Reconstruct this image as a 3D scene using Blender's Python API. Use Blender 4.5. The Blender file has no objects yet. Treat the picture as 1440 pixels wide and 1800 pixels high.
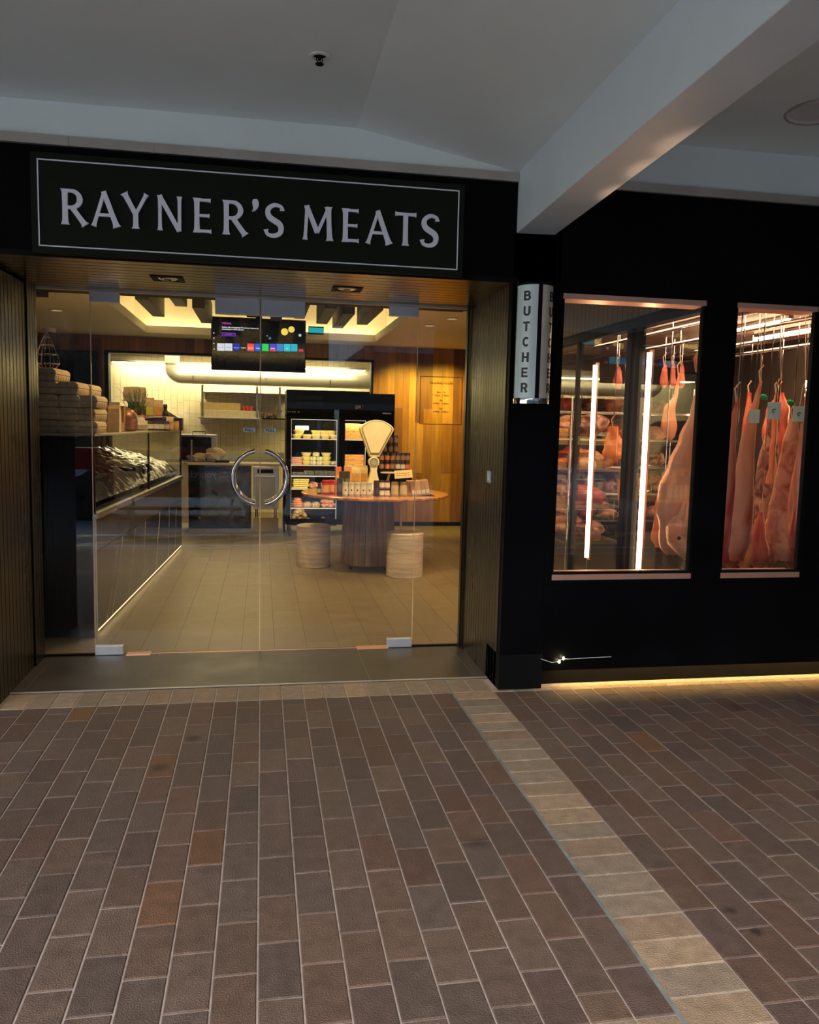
import bpy, bmesh, math, random
from mathutils import Vector, Matrix
R = random.Random(7)
PI = math.pi
SC = bpy.context.scene
COL = SC.collection

# ------------------------------------------------------------------ camera
FPX, YAW, PITCH, ROLL, CAMH = 1428.1, 0.18135, -0.105937, 0.0227, 1.42
cyw, syw, cp, sp = math.cos(YAW), math.sin(YAW), math.cos(PITCH), math.sin(PITCH)
FWD = Vector((syw*cp, cyw*cp, sp)); _r = Vector((cyw, -syw, 0)); _u = _r.cross(FWD)
RGT = math.cos(ROLL)*_r + math.sin(ROLL)*_u
UPV = -math.sin(ROLL)*_r + math.cos(ROLL)*_u
CAM = Vector((0, 0, CAMH))
def at(px, py, ax, v):
    """world point seen at a pixel of the 1440x1800 photo on an axis plane (measuring aid)"""
    d = FWD + RGT*((px-720)/FPX) - UPV*((py-900)/FPX)
    i = 'xyz'.index(ax)
    return CAM + d*((v-CAM[i])/d[i])
cd = bpy.data.cameras.new('camera'); cam = bpy.data.objects.new('camera', cd); COL.objects.link(cam)
cam.matrix_world = Matrix.Translation(CAM) @ Matrix((RGT, UPV, -FWD)).transposed().to_4x4()
cd.sensor_fit = 'VERTICAL'; cd.sensor_height = 30.0; cd.lens = FPX/1800*30.0
cd.clip_start = 0.05; cd.clip_end = 300
SC.camera = cam

# ------------------------------------------------------------------ materials
MATS = {}
def mat(name, col=(.5,.5,.5), rough=.5, metal=0, var=.12, scale=8, bump=0, bscale=None, tone=False, emit=None, estr=0,
        stretch=None, coat=0, spec=.5, sss=0, trans=0, alpha=1, rvar=.0):
    if name in MATS: return MATS[name]
    m = bpy.data.materials.new(name); m.use_nodes = True; nt = m.node_tree; N = nt.nodes; L = nt.links
    b = N['Principled BSDF']
    b.inputs['Roughness'].default_value = rough; b.inputs['Metallic'].default_value = metal
    b.inputs['Specular IOR Level'].default_value = spec
    b.inputs['Coat Weight'].default_value = coat
    b.inputs['Transmission Weight'].default_value = trans
    if sss: b.inputs['Subsurface Weight'].default_value = sss; b.inputs['Subsurface Scale'].default_value = .02
    tc = N.new('ShaderNodeTexCoord'); mp = N.new('ShaderNodeMapping')
    L.new(tc.outputs['Object'], mp.inputs[0])
    if stretch: mp.inputs['Scale'].default_value = stretch
    nz = N.new('ShaderNodeTexNoise'); nz.inputs['Scale'].default_value = scale; nz.inputs['Detail'].default_value = 5
    L.new(mp.outputs[0], nz.inputs['Vector'])
    rp = N.new('ShaderNodeMapRange'); rp.inputs[1].default_value = .3; rp.inputs[2].default_value = .7
    rp.inputs[3].default_value = 1-var; rp.inputs[4].default_value = 1+var
    L.new(nz.outputs['Fac'], rp.inputs[0])
    mx = N.new('ShaderNodeVectorMath'); mx.operation = 'SCALE'; L.new(rp.outputs[0], mx.inputs['Scale'])
    if tone:
        a = N.new('ShaderNodeAttribute'); a.attribute_name = 'tone'; L.new(a.outputs['Color'], mx.inputs[0])
    else: mx.inputs[0].default_value = col
    L.new(mx.outputs[0], b.inputs['Base Color'])
    if rvar:
        r2 = N.new('ShaderNodeMapRange'); r2.inputs[1].default_value=.3; r2.inputs[2].default_value=.7
        r2.inputs[3].default_value = max(.02,rough-rvar); r2.inputs[4].default_value = rough+rvar
        L.new(nz.outputs['Fac'], r2.inputs[0]); L.new(r2.outputs[0], b.inputs['Roughness'])
    if bump:
        bp = N.new('ShaderNodeBump'); bp.inputs['Strength'].default_value = min(1,bump); bp.inputs['Distance'].default_value = .01*max(1,bump)
        n2 = N.new('ShaderNodeTexNoise'); n2.inputs['Scale'].default_value = bscale or scale*4; n2.inputs['Detail'].default_value = 6
        L.new(mp.outputs[0], n2.inputs['Vector']); L.new(n2.outputs['Fac'], bp.inputs['Height']); L.new(bp.outputs[0], b.inputs['Normal'])
    if emit:
        b.inputs['Emission Color'].default_value = (*emit, 1); b.inputs['Emission Strength'].default_value = estr
        if tone: L.new(mx.outputs[0], b.inputs['Emission Color'])
    MATS[name] = m; return m

def glassmat(name, ior=1.5, tint=(1,1,1), rough=0.0, dust=0.0):
    if name in MATS: return MATS[name]
    m = bpy.data.materials.new(name); m.use_nodes = True; nt = m.node_tree; N = nt.nodes; L = nt.links
    N.remove(N['Principled BSDF']); out = N['Material Output']
    t = N.new('ShaderNodeBsdfTransparent'); t.inputs[0].default_value = (*tint,1)
    g = N.new('ShaderNodeBsdfGlossy'); g.inputs['Roughness'].default_value = rough
    r0 = 1.6*((ior-1)/(ior+1))**2
    lw = N.new('ShaderNodeLayerWeight'); lw.inputs[0].default_value = .5
    pw = N.new('ShaderNodeMath'); pw.operation = 'POWER'; pw.inputs[1].default_value = 5; L.new(lw.outputs['Facing'], pw.inputs[0])
    fr = N.new('ShaderNodeMath'); fr.operation = 'MULTIPLY_ADD'; fr.inputs[1].default_value = 1-r0; fr.inputs[2].default_value = r0; L.new(pw.outputs[0], fr.inputs[0])
    mx = N.new('ShaderNodeMixShader'); L.new(fr.outputs[0], mx.inputs[0]); L.new(t.outputs[0], mx.inputs[1]); L.new(g.outputs[0], mx.inputs[2])
    last = mx
    if dust:
        d = N.new('ShaderNodeBsdfDiffuse'); d.inputs[0].default_value = (.8,.8,.78,1)
        tc = N.new('ShaderNodeTexCoord'); nz = N.new('ShaderNodeTexNoise'); nz.inputs['Scale'].default_value = 3; nz.inputs['Detail'].default_value = 8
        L.new(tc.outputs['Object'], nz.inputs['Vector'])
        mr = N.new('ShaderNodeMapRange'); mr.inputs[1].default_value=.3; mr.inputs[2].default_value=.8; mr.inputs[3].default_value=dust*.2; mr.inputs[4].default_value=dust*1.6
        L.new(nz.outputs['Fac'], mr.inputs[0])
        m2 = N.new('ShaderNodeMixShader'); L.new(mr.outputs[0], m2.inputs[0]); L.new(mx.outputs[0], m2.inputs[1]); L.new(d.outputs[0], m2.inputs[2]); last = m2
    L.new(last.outputs[0], out.inputs[0]); MATS[name] = m; return m

def emitmat(name, col, strength):
    return mat(name, col=(.02,.02,.02), var=0, emit=col, estr=strength)

M_black   = mat('black_paint', (.0022,.0024,.0034), .42, var=.3, scale=3, spec=.06, rvar=.06)
M_blackm  = mat('black_matt', (.003,.003,.0035), .55, var=.2, scale=5, spec=.12)
M_reveal  = mat('bronze_black_board', (.055,.049,.036), .29, metal=.9, var=.06, scale=3, stretch=(1,1,.2), rvar=.05)
M_soffit  = mat('bronze_soffit_board', (.17,.135,.075), .24, metal=.9, var=.05, scale=2)
M_ceil    = mat('painted_soffit_white', (.74,.84,.85), .6, var=.05, scale=1.5, bump=.15, bscale=3)
M_beam    = mat('painted_beam_white', (.62,.73,.82), .42, var=.05, scale=2, bump=.12, bscale=5)
M_alu     = mat('dull_aluminium', (.50,.47,.42), .45, metal=.6, var=.12, scale=4, bump=.1)
M_steel   = mat('brushed_steel', (.60,.59,.57), .28, metal=1, var=.1, scale=20, stretch=(1,1,.1))
M_chrome  = mat('polished_chrome', (.72,.72,.74), .10, metal=1, var=.03)
M_patch   = mat('patch_steel', (.62,.66,.72), .38, metal=.7, var=.08, scale=10)
M_sign    = mat('sign_green', (.008,.011,.006), .6, spec=.15, var=.1, scale=4)
M_letter  = mat('letter_white', (.78,.84,.97), .5, var=.03)
M_wletter = mat('pale_blue_white', (.60,.74,.82), .35, var=.05, scale=3)
M_white   = mat('white_plastic', (.78,.78,.75), .45, var=.04)
M_cream   = mat('cream_enamel', (.78,.68,.42), .3, var=.06, coat=.4)
M_face    = mat('scale_face', (.72,.64,.42), .45, var=.08)
M_darkgl  = mat('dark_screen', (.012,.014,.016), .06, var=.05)
M_tile    = mat('interior_ceiling_paint', (.86,.82,.72), .6, var=.03, scale=1)
M_brass   = mat('warm_edge_aluminium', (.85,.47,.36), .35, metal=.8, var=.08, scale=5)
M_dktile  = mat('threshold_tile', (.052,.047,.040), .45, var=.3, scale=5, bump=.1, rvar=.08)
M_grout   = mat('joint_mortar', (.46,.40,.36), .9, var=.2, scale=30)
M_paver   = mat('clay_paver', rough=.68, var=.20, scale=22, bump=.7, bscale=220, tone=True, rvar=.1)
def add_stains(m, lst):
    nt=m.node_tree; N=nt.nodes; L=nt.links; b=N['Principled BSDF']; src=b.inputs['Base Color'].links[0].from_socket
    g=N.new('ShaderNodeNewGeometry'); nz=N.new('ShaderNodeTexNoise'); nz.inputs['Scale'].default_value=40
    for x,y,r,k in lst:
        d=N.new('ShaderNodeVectorMath'); d.operation='DISTANCE'; d.inputs[1].default_value=(x,y,0); L.new(g.outputs['Position'],d.inputs[0])
        ad=N.new('ShaderNodeMath'); ad.operation='MULTIPLY_ADD'; ad.inputs[1].default_value=r*.9; L.new(nz.outputs['Fac'],ad.inputs[0]); L.new(d.outputs['Value'],ad.inputs[2])
        mr=N.new('ShaderNodeMapRange'); mr.inputs[1].default_value=r*.8; mr.inputs[2].default_value=r*1.7; mr.inputs[3].default_value=k; mr.inputs[4].default_value=1; L.new(ad.outputs[0],mr.inputs[0])
        s_=N.new('ShaderNodeVectorMath'); s_.operation='SCALE'; L.new(src,s_.inputs[0]); L.new(mr.outputs[0],s_.inputs['Scale']); src=s_.outputs[0]
    L.new(src,b.inputs['Base Color'])
add_stains(M_paver,[(*at(px,py,'z',0)[:2],r,k) for px,py,r,k in ((340,1298,.035,.45),(280,1350,.04,.45),(1285,1600,.022,.35),(1330,1638,.020,.35),(1300,1243,.05,.55),(840,1480,.05,.6))])
M_gplank  = mat('floor_tile', rough=.42, var=.10, scale=7, bump=.1, bscale=60, tone=True, rvar=.06)
M_wood    = mat('timber_cladding', rough=.45, var=.22, scale=9, stretch=(3,3,.25), tone=True)
M_twood   = mat('table_timber', (.42,.17,.032), .25, var=.5, scale=7, stretch=(1,6,1), coat=.15)
M_pwood   = mat('pedestal_timber', rough=.4, var=.35, scale=9, stretch=(3,3,.3), tone=True)
M_trav    = mat('travertine', (.56,.44,.31), .5, var=.30, scale=3.5, stretch=(1,1,9), bump=.3, bscale=9)
M_wtile   = mat('glazed_wall_tile', rough=.22, var=.05, scale=4, tone=True)
M_marble  = mat('dark_marble', (.030,.024,.018), .10, var=.3, scale=2)
M_rubber  = mat('black_rubber', (.012,.012,.012), .6, var=.1)
M_tone    = mat('tinted_plastic', rough=.35, var=.06, scale=20, tone=True)
M_card    = mat('brown_card', rough=.75, var=.12, scale=25, bump=.2, tone=True)
M_pulp    = mat('egg_carton_pulp', (.56,.44,.28), .9, var=.15, scale=30, bump=.5, bscale=120)
M_glass   = glassmat('clear_glass', 1.5, (.97,.985,.975), dust=.006)
M_glass2  = glassmat('coolroom_glass', 1.8, (.96,.97,.96), dust=.004)
M_glass3  = glassmat('case_glass', 1.45, (.97,.98,.97))
M_lemon   = mat('edge_glass_green', (.75,.72,.5), .1, var=.05)
M_film    = mat('crinkled_film', (.016,.015,.020), .10, var=.4, scale=6, bump=1, bscale=7, coat=.6)
M_road    = mat('asphalt', (.13,.17,.21), .8, var=.2, scale=4, bump=.5, bscale=150)
M_lineW   = mat('road_line_white', (.75,.78,.80), .7, var=.1)
M_lineY   = mat('road_line_yellow', (.75,.60,.10), .7, var=.15)
M_red     = mat('car_paint_red', (.35,.02,.02), .25, var=.05, coat=1)
M_concrete= mat('concrete', (.42,.42,.40), .8, var=.15, scale=3, bump=.3)
E_cove    = emitmat('led_cove_warm', (1,.74,.30), 14)
E_kitch   = emitmat('led_kitchen', (1,.86,.48), 26)
E_tube    = emitmat('led_tube_warm', (1,.62,.33), 26)
E_kick    = emitmat('led_kick', (1,.62,.18), 55)
E_bulb    = emitmat('bulb_glow', (1,.85,.40), 60)
E_frid    = emitmat('fridge_led', (1,.85,.55), 1.5)
E_exit    = emitmat('exit_glow', (.01,.42,.46), .9)
E_tone    = mat('screen_pixels', rough=.3, var=0, tone=True, emit=(1,1,1), estr=1.0)

# meat: red flesh / white fat blended by noise and 'tone'
def meatmat(name, flesh, fat, bias=.5, scale=5, rough=.35, stretch=(1,1,.35)):
    m = bpy.data.materials.new(name); m.use_nodes=True; nt=m.node_tree; N=nt.nodes; L=nt.links; b=N['Principled BSDF']
    tc=N.new('ShaderNodeTexCoord'); mp=N.new('ShaderNodeMapping'); mp.inputs['Scale'].default_value=stretch; L.new(tc.outputs['Object'],mp.inputs[0])
    nz=N.new('ShaderNodeTexNoise'); nz.inputs['Scale'].default_value=scale; nz.inputs['Detail'].default_value=7; nz.inputs['Distortion'].default_value=1.2
    L.new(mp.outputs[0],nz.inputs['Vector'])
    cr=N.new('ShaderNodeValToRGB'); e=cr.color_ramp.elements; e[0].position=bias-.12; e[0].color=(*flesh,1); e[1].position=bias+.12; e[1].color=(*fat,1)
    L.new(nz.outputs['Fac'],cr.inputs[0]); L.new(cr.outputs[0],b.inputs['Base Color'])
    b.inputs['Roughness'].default_value=rough; b.inputs['Subsurface Weight'].default_value=.15; b.inputs['Subsurface Scale'].default_value=.02
    bp=N.new('ShaderNodeBump'); bp.inputs['Strength'].default_value=.5; bp.inputs['Distance'].default_value=.01
    L.new(nz.outputs['Fac'],bp.inputs['Height']); L.new(bp.outputs[0],b.inputs['Normal'])
    return m
M_beef  = meatmat('beef_red', (.40,.030,.018), (.62,.22,.12), .56)
M_pork  = meatmat('pork_skin', (.72,.20,.09), (.80,.36,.20), .48, 3, .4)
M_side  = meatmat('side_of_beef', (.36,.035,.02), (.66,.27,.15), .5, 2.6, .4, (1,1,.5))
M_slab  = meatmat('cured_orange', (.75,.16,.04), (.88,.34,.12), .5, 4)
M_aged  = meatmat('aged_dark', (.12,.02,.02), (.55,.30,.20), .50, 9, .5, (1,1,1))
M_fat   = meatmat('pale_fat', (.42,.09,.05), (.70,.36,.22), .42, 8, .45, (1,1,1))

# ------------------------------------------------------------------ mesh builder
class MB:
    def __init__(s): s.v=[]; s.f=[]; s.t=[]; s.c=(.5,.5,.5)
    def add(s, vs, fs):
        n=len(s.v); s.v += [tuple(v) for v in vs]
        for f in fs: s.f.append([n+i for i in f]); s.t.append(s.c)
        return s
    def box(s, a, b, rot=None, piv=None):
        x0,y0,z0=[min(p,q) for p,q in zip(a,b)]; x1,y1,z1=[max(p,q) for p,q in zip(a,b)]
        vs=[Vector(p) for p in ((x0,y0,z0),(x1,y0,z0),(x1,y1,z0),(x0,y1,z0),(x0,y0,z1),(x1,y0,z1),(x1,y1,z1),(x0,y1,z1))]
        if rot is not None:
            piv=Vector(piv) if piv is not None else sum(vs,Vector())/8
            vs=[rot@(v-piv)+piv for v in vs]
        return s.add(vs,[(0,3,2,1),(4,5,6,7),(0,1,5,4),(1,2,6,5),(2,3,7,6),(3,0,4,7)])
    def prism(s, poly, fn0, fn1):
        """poly of 2D points, fn0/fn1 map (a,b)->3D for both ends"""
        n=len(poly); vs=[fn0(*p) for p in poly]+[fn1(*p) for p in poly]
        return s.add(vs,[tuple(range(n))[::-1],tuple(range(n,2*n))]+[(i,(i+1)%n,n+(i+1)%n,n+i) for i in range(n)])
    def prismY(s, poly, y0, y1): return s.prism(poly, lambda a,b:(a,y0,b), lambda a,b:(a,y1,b))
    def prismX(s, poly, x0, x1): return s.prism(poly, lambda a,b:(x0,a,b), lambda a,b:(x1,a,b))
    def prismZ(s, poly, z0, z1): return s.prism(poly, lambda a,b:(a,b,z0), lambda a,b:(a,b,z1))
    def cyl(s, p0, p1, r0, r1=None, n=20, cap=True):
        r1=r0 if r1 is None else r1; p0=Vector(p0); p1=Vector(p1); d=(p1-p0).normalized()
        a=d.orthogonal().normalized(); b=d.cross(a)
        vs=[p0+(a*math.cos(2*PI*i/n)+b*math.sin(2*PI*i/n))*r0 for i in range(n)]+[p1+(a*math.cos(2*PI*i/n)+b*math.sin(2*PI*i/n))*r1 for i in range(n)]
        fs=[(i,(i+1)%n,n+(i+1)%n,n+i) for i in range(n)]
        if cap: fs+=[tuple(range(n))[::-1],tuple(range(n,2*n))]
        return s.add(vs,fs)
    def lathe(s, prof, c=(0,0,0), n=24, sx=1, sy=1):
        """prof list of (r,z)"""
        vs=[]; m=len(prof)
        for r,z in prof:
            for i in range(n):
                a=2*PI*i/n; vs.append((c[0]+r*math.cos(a)*sx, c[1]+r*math.sin(a)*sy, c[2]+z))
        fs=[(j*n+i,j*n+(i+1)%n,(j+1)*n+(i+1)%n,(j+1)*n+i) for j in range(m-1) for i in range(n)]
        fs+=[tuple(range(n))[::-1],tuple(range((m-1)*n,m*n))]
        return s.add(vs,fs)
    def tube(s, path, r, n=8, closed=False):
        path=[Vector(p) for p in path]; rs=r if isinstance(r,(list,tuple)) else [r]*len(path)
        vs=[]; m=len(path); up=None
        for i,p in enumerate(path):
            if closed: t=(path[(i+1)%m]-path[i-1])
            else: t=path[min(i+1,m-1)]-path[max(i-1,0)]
            t.normalize()
            if up is None: up=t.orthogonal().normalized()
            up=(up-t*up.dot(t)); up = up.normalized() if up.length>1e-6 else t.orthogonal().normalized()
            b=t.cross(up)
            for k in range(n):
                a=2*PI*k/n; vs.append(p+(up*math.cos(a)+b*math.sin(a))*rs[i])
        q=m if closed else m-1
        fs=[(j*n+k,j*n+(k+1)%n,((j+1)%m)*n+(k+1)%n,((j+1)%m)*n+k) for j in range(q) for k in range(n)]
        if not closed: fs+=[tuple(range(n))[::-1],tuple(range((m-1)*n,m*n))]
        return s.add(vs,fs)
    def sphere(s, c, r, n=12, m=8, sc=(1,1,1)):
        prof=[(max(1e-4,r*math.sin(PI*j/m)), -r*math.cos(PI*j/m)) for j in range(m+1)]
        k=len(s.v); s.lathe(prof,(0,0,0),n)
        for i in range(k,len(s.v)):
            v=s.v[i]; s.v[i]=(c[0]+v[0]*sc[0],c[1]+v[1]*sc[1],c[2]+v[2]*sc[2])
        return s
    def loft(s, rings):
        n=len(rings[0]); vs=[p for r in rings for p in r]; m=len(rings)
        fs=[(j*n+k,j*n+(k+1)%n,(j+1)*n+(k+1)%n,(j+1)*n+k) for j in range(m-1) for k in range(n)]
        fs+=[tuple(range(n))[::-1],tuple(range((m-1)*n,m*n))]
        return s.add(vs,fs)
    def mesh(s, me, fn):
        return s.add([fn(v.co) for v in me.vertices],[tuple(p.vertices) for p in me.polygons])
    def build(s, name, material, parent=None, smooth=None, bevel=0, sub=0, bseg=2, local=None):
        me=bpy.data.meshes.new(name)
        vs=s.v
        if local is not None: vs=[(v[0]-local[0],v[1]-local[1],v[2]-local[2]) for v in vs]
        me.from_pydata(vs,[],s.f); 
        at_=me.attributes.new('tone','FLOAT_COLOR','FACE')
        at_.data.foreach_set('color',[x for c in s.t for x in (*c[:3],1)])
        me.materials.append(material)
        bm=bmesh.new(); bm.from_mesh(me); bmesh.ops.recalc_face_normals(bm,faces=bm.faces); bm.to_mesh(me); bm.free()
        if smooth is not None:
            me.shade_smooth(); me.set_sharp_from_angle(angle=math.radians(smooth))
        o=bpy.data.objects.new(name,me); COL.objects.link(o)
        if local is not None: o.location=local
        if parent: o.parent=parent
        if bevel:
            b=o.modifiers.new('bevel','BEVEL'); b.width=bevel; b.segments=bseg; b.limit_method='ANGLE'; b.angle_limit=math.radians(40)
        if sub:
            u=o.modifiers.new('sub','SUBSURF'); u.levels=sub; u.render_levels=sub
        return o
def B(a,b,**k): return MB().box(a,b,**k)

def thing(name, label, cat, loc=(0,0,0), rotz=0, group=None):
    o=bpy.data.objects.new(name,None); o.empty_display_size=.05; COL.objects.link(o)
    o.location=loc; o.rotation_euler=(0,0,rotz); return tag(o,label,cat,group)
def tag(o, label, cat, group=None, kind=None):
    o['label']=label; o['category']=cat
    if group: o['group']=group
    if kind: o['kind']=kind
    return o
def struct(o, label=None, cat=None):
    o['kind']='structure'
    if label: o['label']=label
    if cat: o['category']=cat
    return o
def sthing(name, label=None, cat=None, loc=(0,0,0)):
    o=bpy.data.objects.new(name,None); o.empty_display_size=.05; COL.objects.link(o); o.location=loc; return struct(o,label,cat)
def dup(root, loc, rotz=0, label=None, group=None, scale=None):
    c=root.copy(); COL.objects.link(c); c.location=loc; c.rotation_euler=(0,0,rotz)
    if label: c['label']=label
    if group: c['group']=group
    if scale: c.scale=scale
    for ch in list(root.children):
        k=ch.copy(); COL.objects.link(k); k.parent=c
        for g in list(ch.children):
            h=g.copy(); COL.objects.link(h); h.parent=k
    return c
def text_me(body, size=1, extrude=0, offset=0, align='LEFT', spacing=1):
    c=bpy.data.curves.new('t','FONT'); c.body=body; c.size=size; c.extrude=extrude; c.offset=offset
    c.align_x=align; c.space_character=spacing; c.resolution_u=3
    o=bpy.data.objects.new('t',c); COL.objects.link(o)
    dg=bpy.context.evaluated_depsgraph_get(); me=bpy.data.meshes.new_from_object(o.evaluated_get(dg))
    bpy.data.objects.remove(o); bpy.data.curves.remove(c); return me
def area(name, loc, rot, size, energy, col, sizey=None, spread=None):
    l=bpy.data.lights.new(name,'AREA'); l.energy=energy; l.color=col; l.size=size
    if sizey: l.shape='RECTANGLE'; l.size_y=sizey
    if spread: l.spread=spread
    o=bpy.data.objects.new(name,l); COL.objects.link(o); o.location=loc; o.rotation_euler=rot; return o
def spot(name, loc, tgt, energy, col, ang=60, blend=.6, r=.04):
    l=bpy.data.lights.new(name,'SPOT'); l.energy=energy; l.color=col; l.spot_size=math.radians(ang); l.spot_blend=blend; l.shadow_soft_size=r
    o=bpy.data.objects.new(name,l); COL.objects.link(o); o.location=loc
    o.rotation_euler=(Vector(tgt)-Vector(loc)).to_track_quat('-Z','Y').to_euler(); return o

# ================================================================== OUTSIDE GROUND
FY=4.14            # facade plane
TY=4.35            # front edge of the threshold tiles
GY=5.03            # shop glass line
def paver(mb, x0,x1,y0,y1,col,dz=0):
    g=.0022; c=.003; x0+=g;x1-=g;y0+=g;y1-=g; z=0+dz
    mb.c=col
    tx=R.uniform(-.0008,.0008); ty=R.uniform(-.0008,.0008)
    vs=[(x0,y0,-.012),(x1,y0,-.012),(x1,y1,-.012),(x0,y1,-.012),(x0,y0,z-c),(x1,y0,z-c),(x1,y1,z-c),(x0,y1,z-c),
        (x0+c,y0+c,z+tx),(x1-c,y0+c,z+ty),(x1-c,y1-c,z+tx),(x0+c,y1-c,z+ty)]
    mb.add(vs,[(0,1,5,4),(1,2,6,5),(2,3,7,6),(3,0,4,7),(4,5,9,8),(5,6,10,9),(6,7,11,10),(7,4,8,11),(8,9,10,11)])
DK=[(.150,.106,.082),(.142,.100,.078),(.156,.104,.076),(.130,.096,.078),(.150,.096,.070),(.138,.095,.080),(.128,.098,.082),(.160,.114,.085),(.148,.090,.066)]
def dk():
    c=R.choice(DK); k=R.uniform(.76,1.0); c=(c[0]*1.03,c[1]*.97,c[2]*.95)
    if R.random()<.025: c=(.19,.095,.05)
    return tuple(v*k for v in c)
LT=[(.37,.26,.155),(.34,.25,.16),(.40,.28,.165),(.33,.23,.14),(.36,.27,.18),(.31,.235,.155)]
def lt():
    c=R.choice(LT); k=R.uniform(.82,1.06); return (c[0]*k,c[1]*k*1.02,c[2]*k*1.12)
pav=MB()
W=.1136
PL=.223
def field(x0,x1,y0,y1):
    n=int(round((x1-x0)/W)); w=(x1-x0)/n
    for i in range(n):
        y=y1-PL*((.5 if i%2 else 1.0)-.06*(i%5)*.5)
        paver(pav,x0+i*w,x0+(i+1)*w,max(y,y0),y1,dk())
        while y>y0:
            h=PL
            paver(pav,x0+i*w,x0+(i+1)*w,max(y-h,y0),y,dk(),R.uniform(-.0006,.0006)); y-=h
def headers_row(x0,x1,y0,y1,col=lt):
    n=int(round((x1-x0)/W)); w=(x1-x0)/n
    for i in range(n): paver(pav,x0+i*w,x0+(i+1)*w,y0,y1,col())
XS0,XS1=1.012,1.238                       # pale strip running to the shop
# left field
headers_row(-7.02,XS0,4.115,TY); field(-7.02,XS0,1.70,4.115); headers_row(-7.02,XS0,1.475,1.70); field(-7.02,XS0,-.35,1.475)
# strip
y=TY; k=0
while y>-.35:
    h=.0795 if False else .1128
    if k<1: paver(pav,XS0,XS0+W,y-.23,y,lt()); paver(pav,XS0+W,XS1,y-.23,y,lt()); y-=.23
    else: paver(pav,XS0,XS1,max(-.35,y-h),y,lt()); y-=h
    k+=1
struct(B((XS0-.007,-.35,-.01),(XS0+.004,TY,.0008)).build('expansion_joint',mat('joint_sealant_grey',(.20,.23,.23),.6,var=.3,scale=12)))
# right field
headers_row(XS1,9.03,FY-.035,FY+.02,lambda: tuple(v*1.0 for v in lt())); field(XS1,9.03,1.70,FY-.035); headers_row(XS1,9.03,1.475,1.70,dk); field(XS1,9.03,-.35,1.475)
o=pav.build('pavement_pavers',M_paver); struct(o)
o=B((-9,-.35,-.2),(11,TY+.05,-.0035)).build('pavement_mortar',M_grout); struct(o)
o=B((-30,-.5,-.24),(30,-.352,-.004)).build('kerb',M_concrete); struct(o)
o=B((-60,-60,-.3),(60,-.5,-.1)).build('road',M_road); struct(o)
ln=MB()
for yy in (-1.5,-2.9,-13.5): ln.box((-20,yy-.05,-.1),(20,yy+.05,-.097))
o=ln.build('road_line_white',M_lineW); struct(o)
ln=MB()
for i in range(-10,12):
    x=i*1.3
    ln.prismZ([(x,-1.6),(x+.22,-1.6),(x+1.5,-2.8),(x+1.28,-2.8)],-.1,-.097)
o=ln.build('road_hatching_yellow',M_lineY); struct(o)

# threshold tiles
th=MB(); xs=[-1.75,-1.21,-.61,-.01,.6,1.2,1.75]
for a,b in zip(xs[:-1],xs[1:]):
    th.box((a+.0015,TY+.012,-.01),(b-.0015,GY+.02,.004))
o=th.build('floor_threshold',M_dktile); struct(o)
o=B((-1.75,TY,-.01),(1.75,GY+.02,.0015)).build('floor_threshold_joint',M_grout); struct(o)
o=B((-1.75,TY,-.01),(1.32,TY+.011,.006)).build('trim_1',M_alu); struct(o)

# ================================================================== CANOPY
CDX,CDZ=.0182,.0494
def ext(P,y):      # canopy line through P (at y=P.y) continued to another y
    d=P[1]-y; return (P[0]+CDX*d, y, P[2]+CDZ*d)
Y1=-1.6
def fold(pts,y0=FY): return [at(px,py,'y',y0) for px,py in pts]
cL,cM,cA,cB=fold([(0,172),(460,215),(627,225),(905,301)])
cL=Vector((-9,FY,cL.z)); cB=cB+(cB-cA).normalized()*.06

bm_=MB(); prof=[cL,cA,cB]
top=[(p[0],p[1],p[2]) for p in prof]; far=[ext(p,Y1) for p in prof]
for i in range(2):
    bm_.add([top[i],top[i+1],far[i+1],far[i], (*top[i][:2],3.6),(*top[i+1][:2],3.6),(*far[i+1][:2],3.9),(*far[i][:2],3.9)],
            [(0,1,2,3),(4,5,6,7),(3,2,6,7),(0,1,5,4),(0,3,7,4),(1,2,6,5)])
struct(bm_.build('ceiling_canopy_left',M_ceil))
cR0,cR1=fold([(1190,256),(1440,275)])
zr=(cR0.z+cR1.z)/2
Y2=-9.0  # right canopy and beam extended out of view to shade the right side
a=Vector((1.5,FY,zr)); b=Vector((11,FY,zr)); af,bf=ext(a,Y2),ext(b,Y2)
struct(MB().add([a,b,bf,af,(a.x,a.y,3.6),(b.x,b.y,3.6),(bf[0],Y2,4.2),(af[0],Y2,4.2)],[(0,1,2,3),(4,5,6,7),(3,2,6,7),(0,1,5,4),(0,3,7,4),(1,2,6,5)]).build('ceiling_canopy_right',M_ceil))
# beam
b0=at(908,410,'y',FY); b1=at(976,410,'y',FY); b1.z=b0.z+.004
ring0=[(b0.x,FY,b0.z),(b1.x,FY,b1.z),(b1.x,FY,3.5),(b0.x,FY,3.5)]
ring1=[ext(p,Y2) for p in ring0]
struct(B((8.0,Y2,-.1),(8.2,FY,3.6)).build('wall_light_block',mat('light_block_dark',(.10,.09,.08),.8)))  # unseen dark wall added to keep light off the right side
struct(MB().add(ring0+ring1,[(0,1,2,3),(4,5,6,7),(0,1,5,4),(1,2,6,5),(2,3,7,6),(3,0,4,7)]).build('ceiling_beam',M_beam,bevel=.004))
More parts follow.
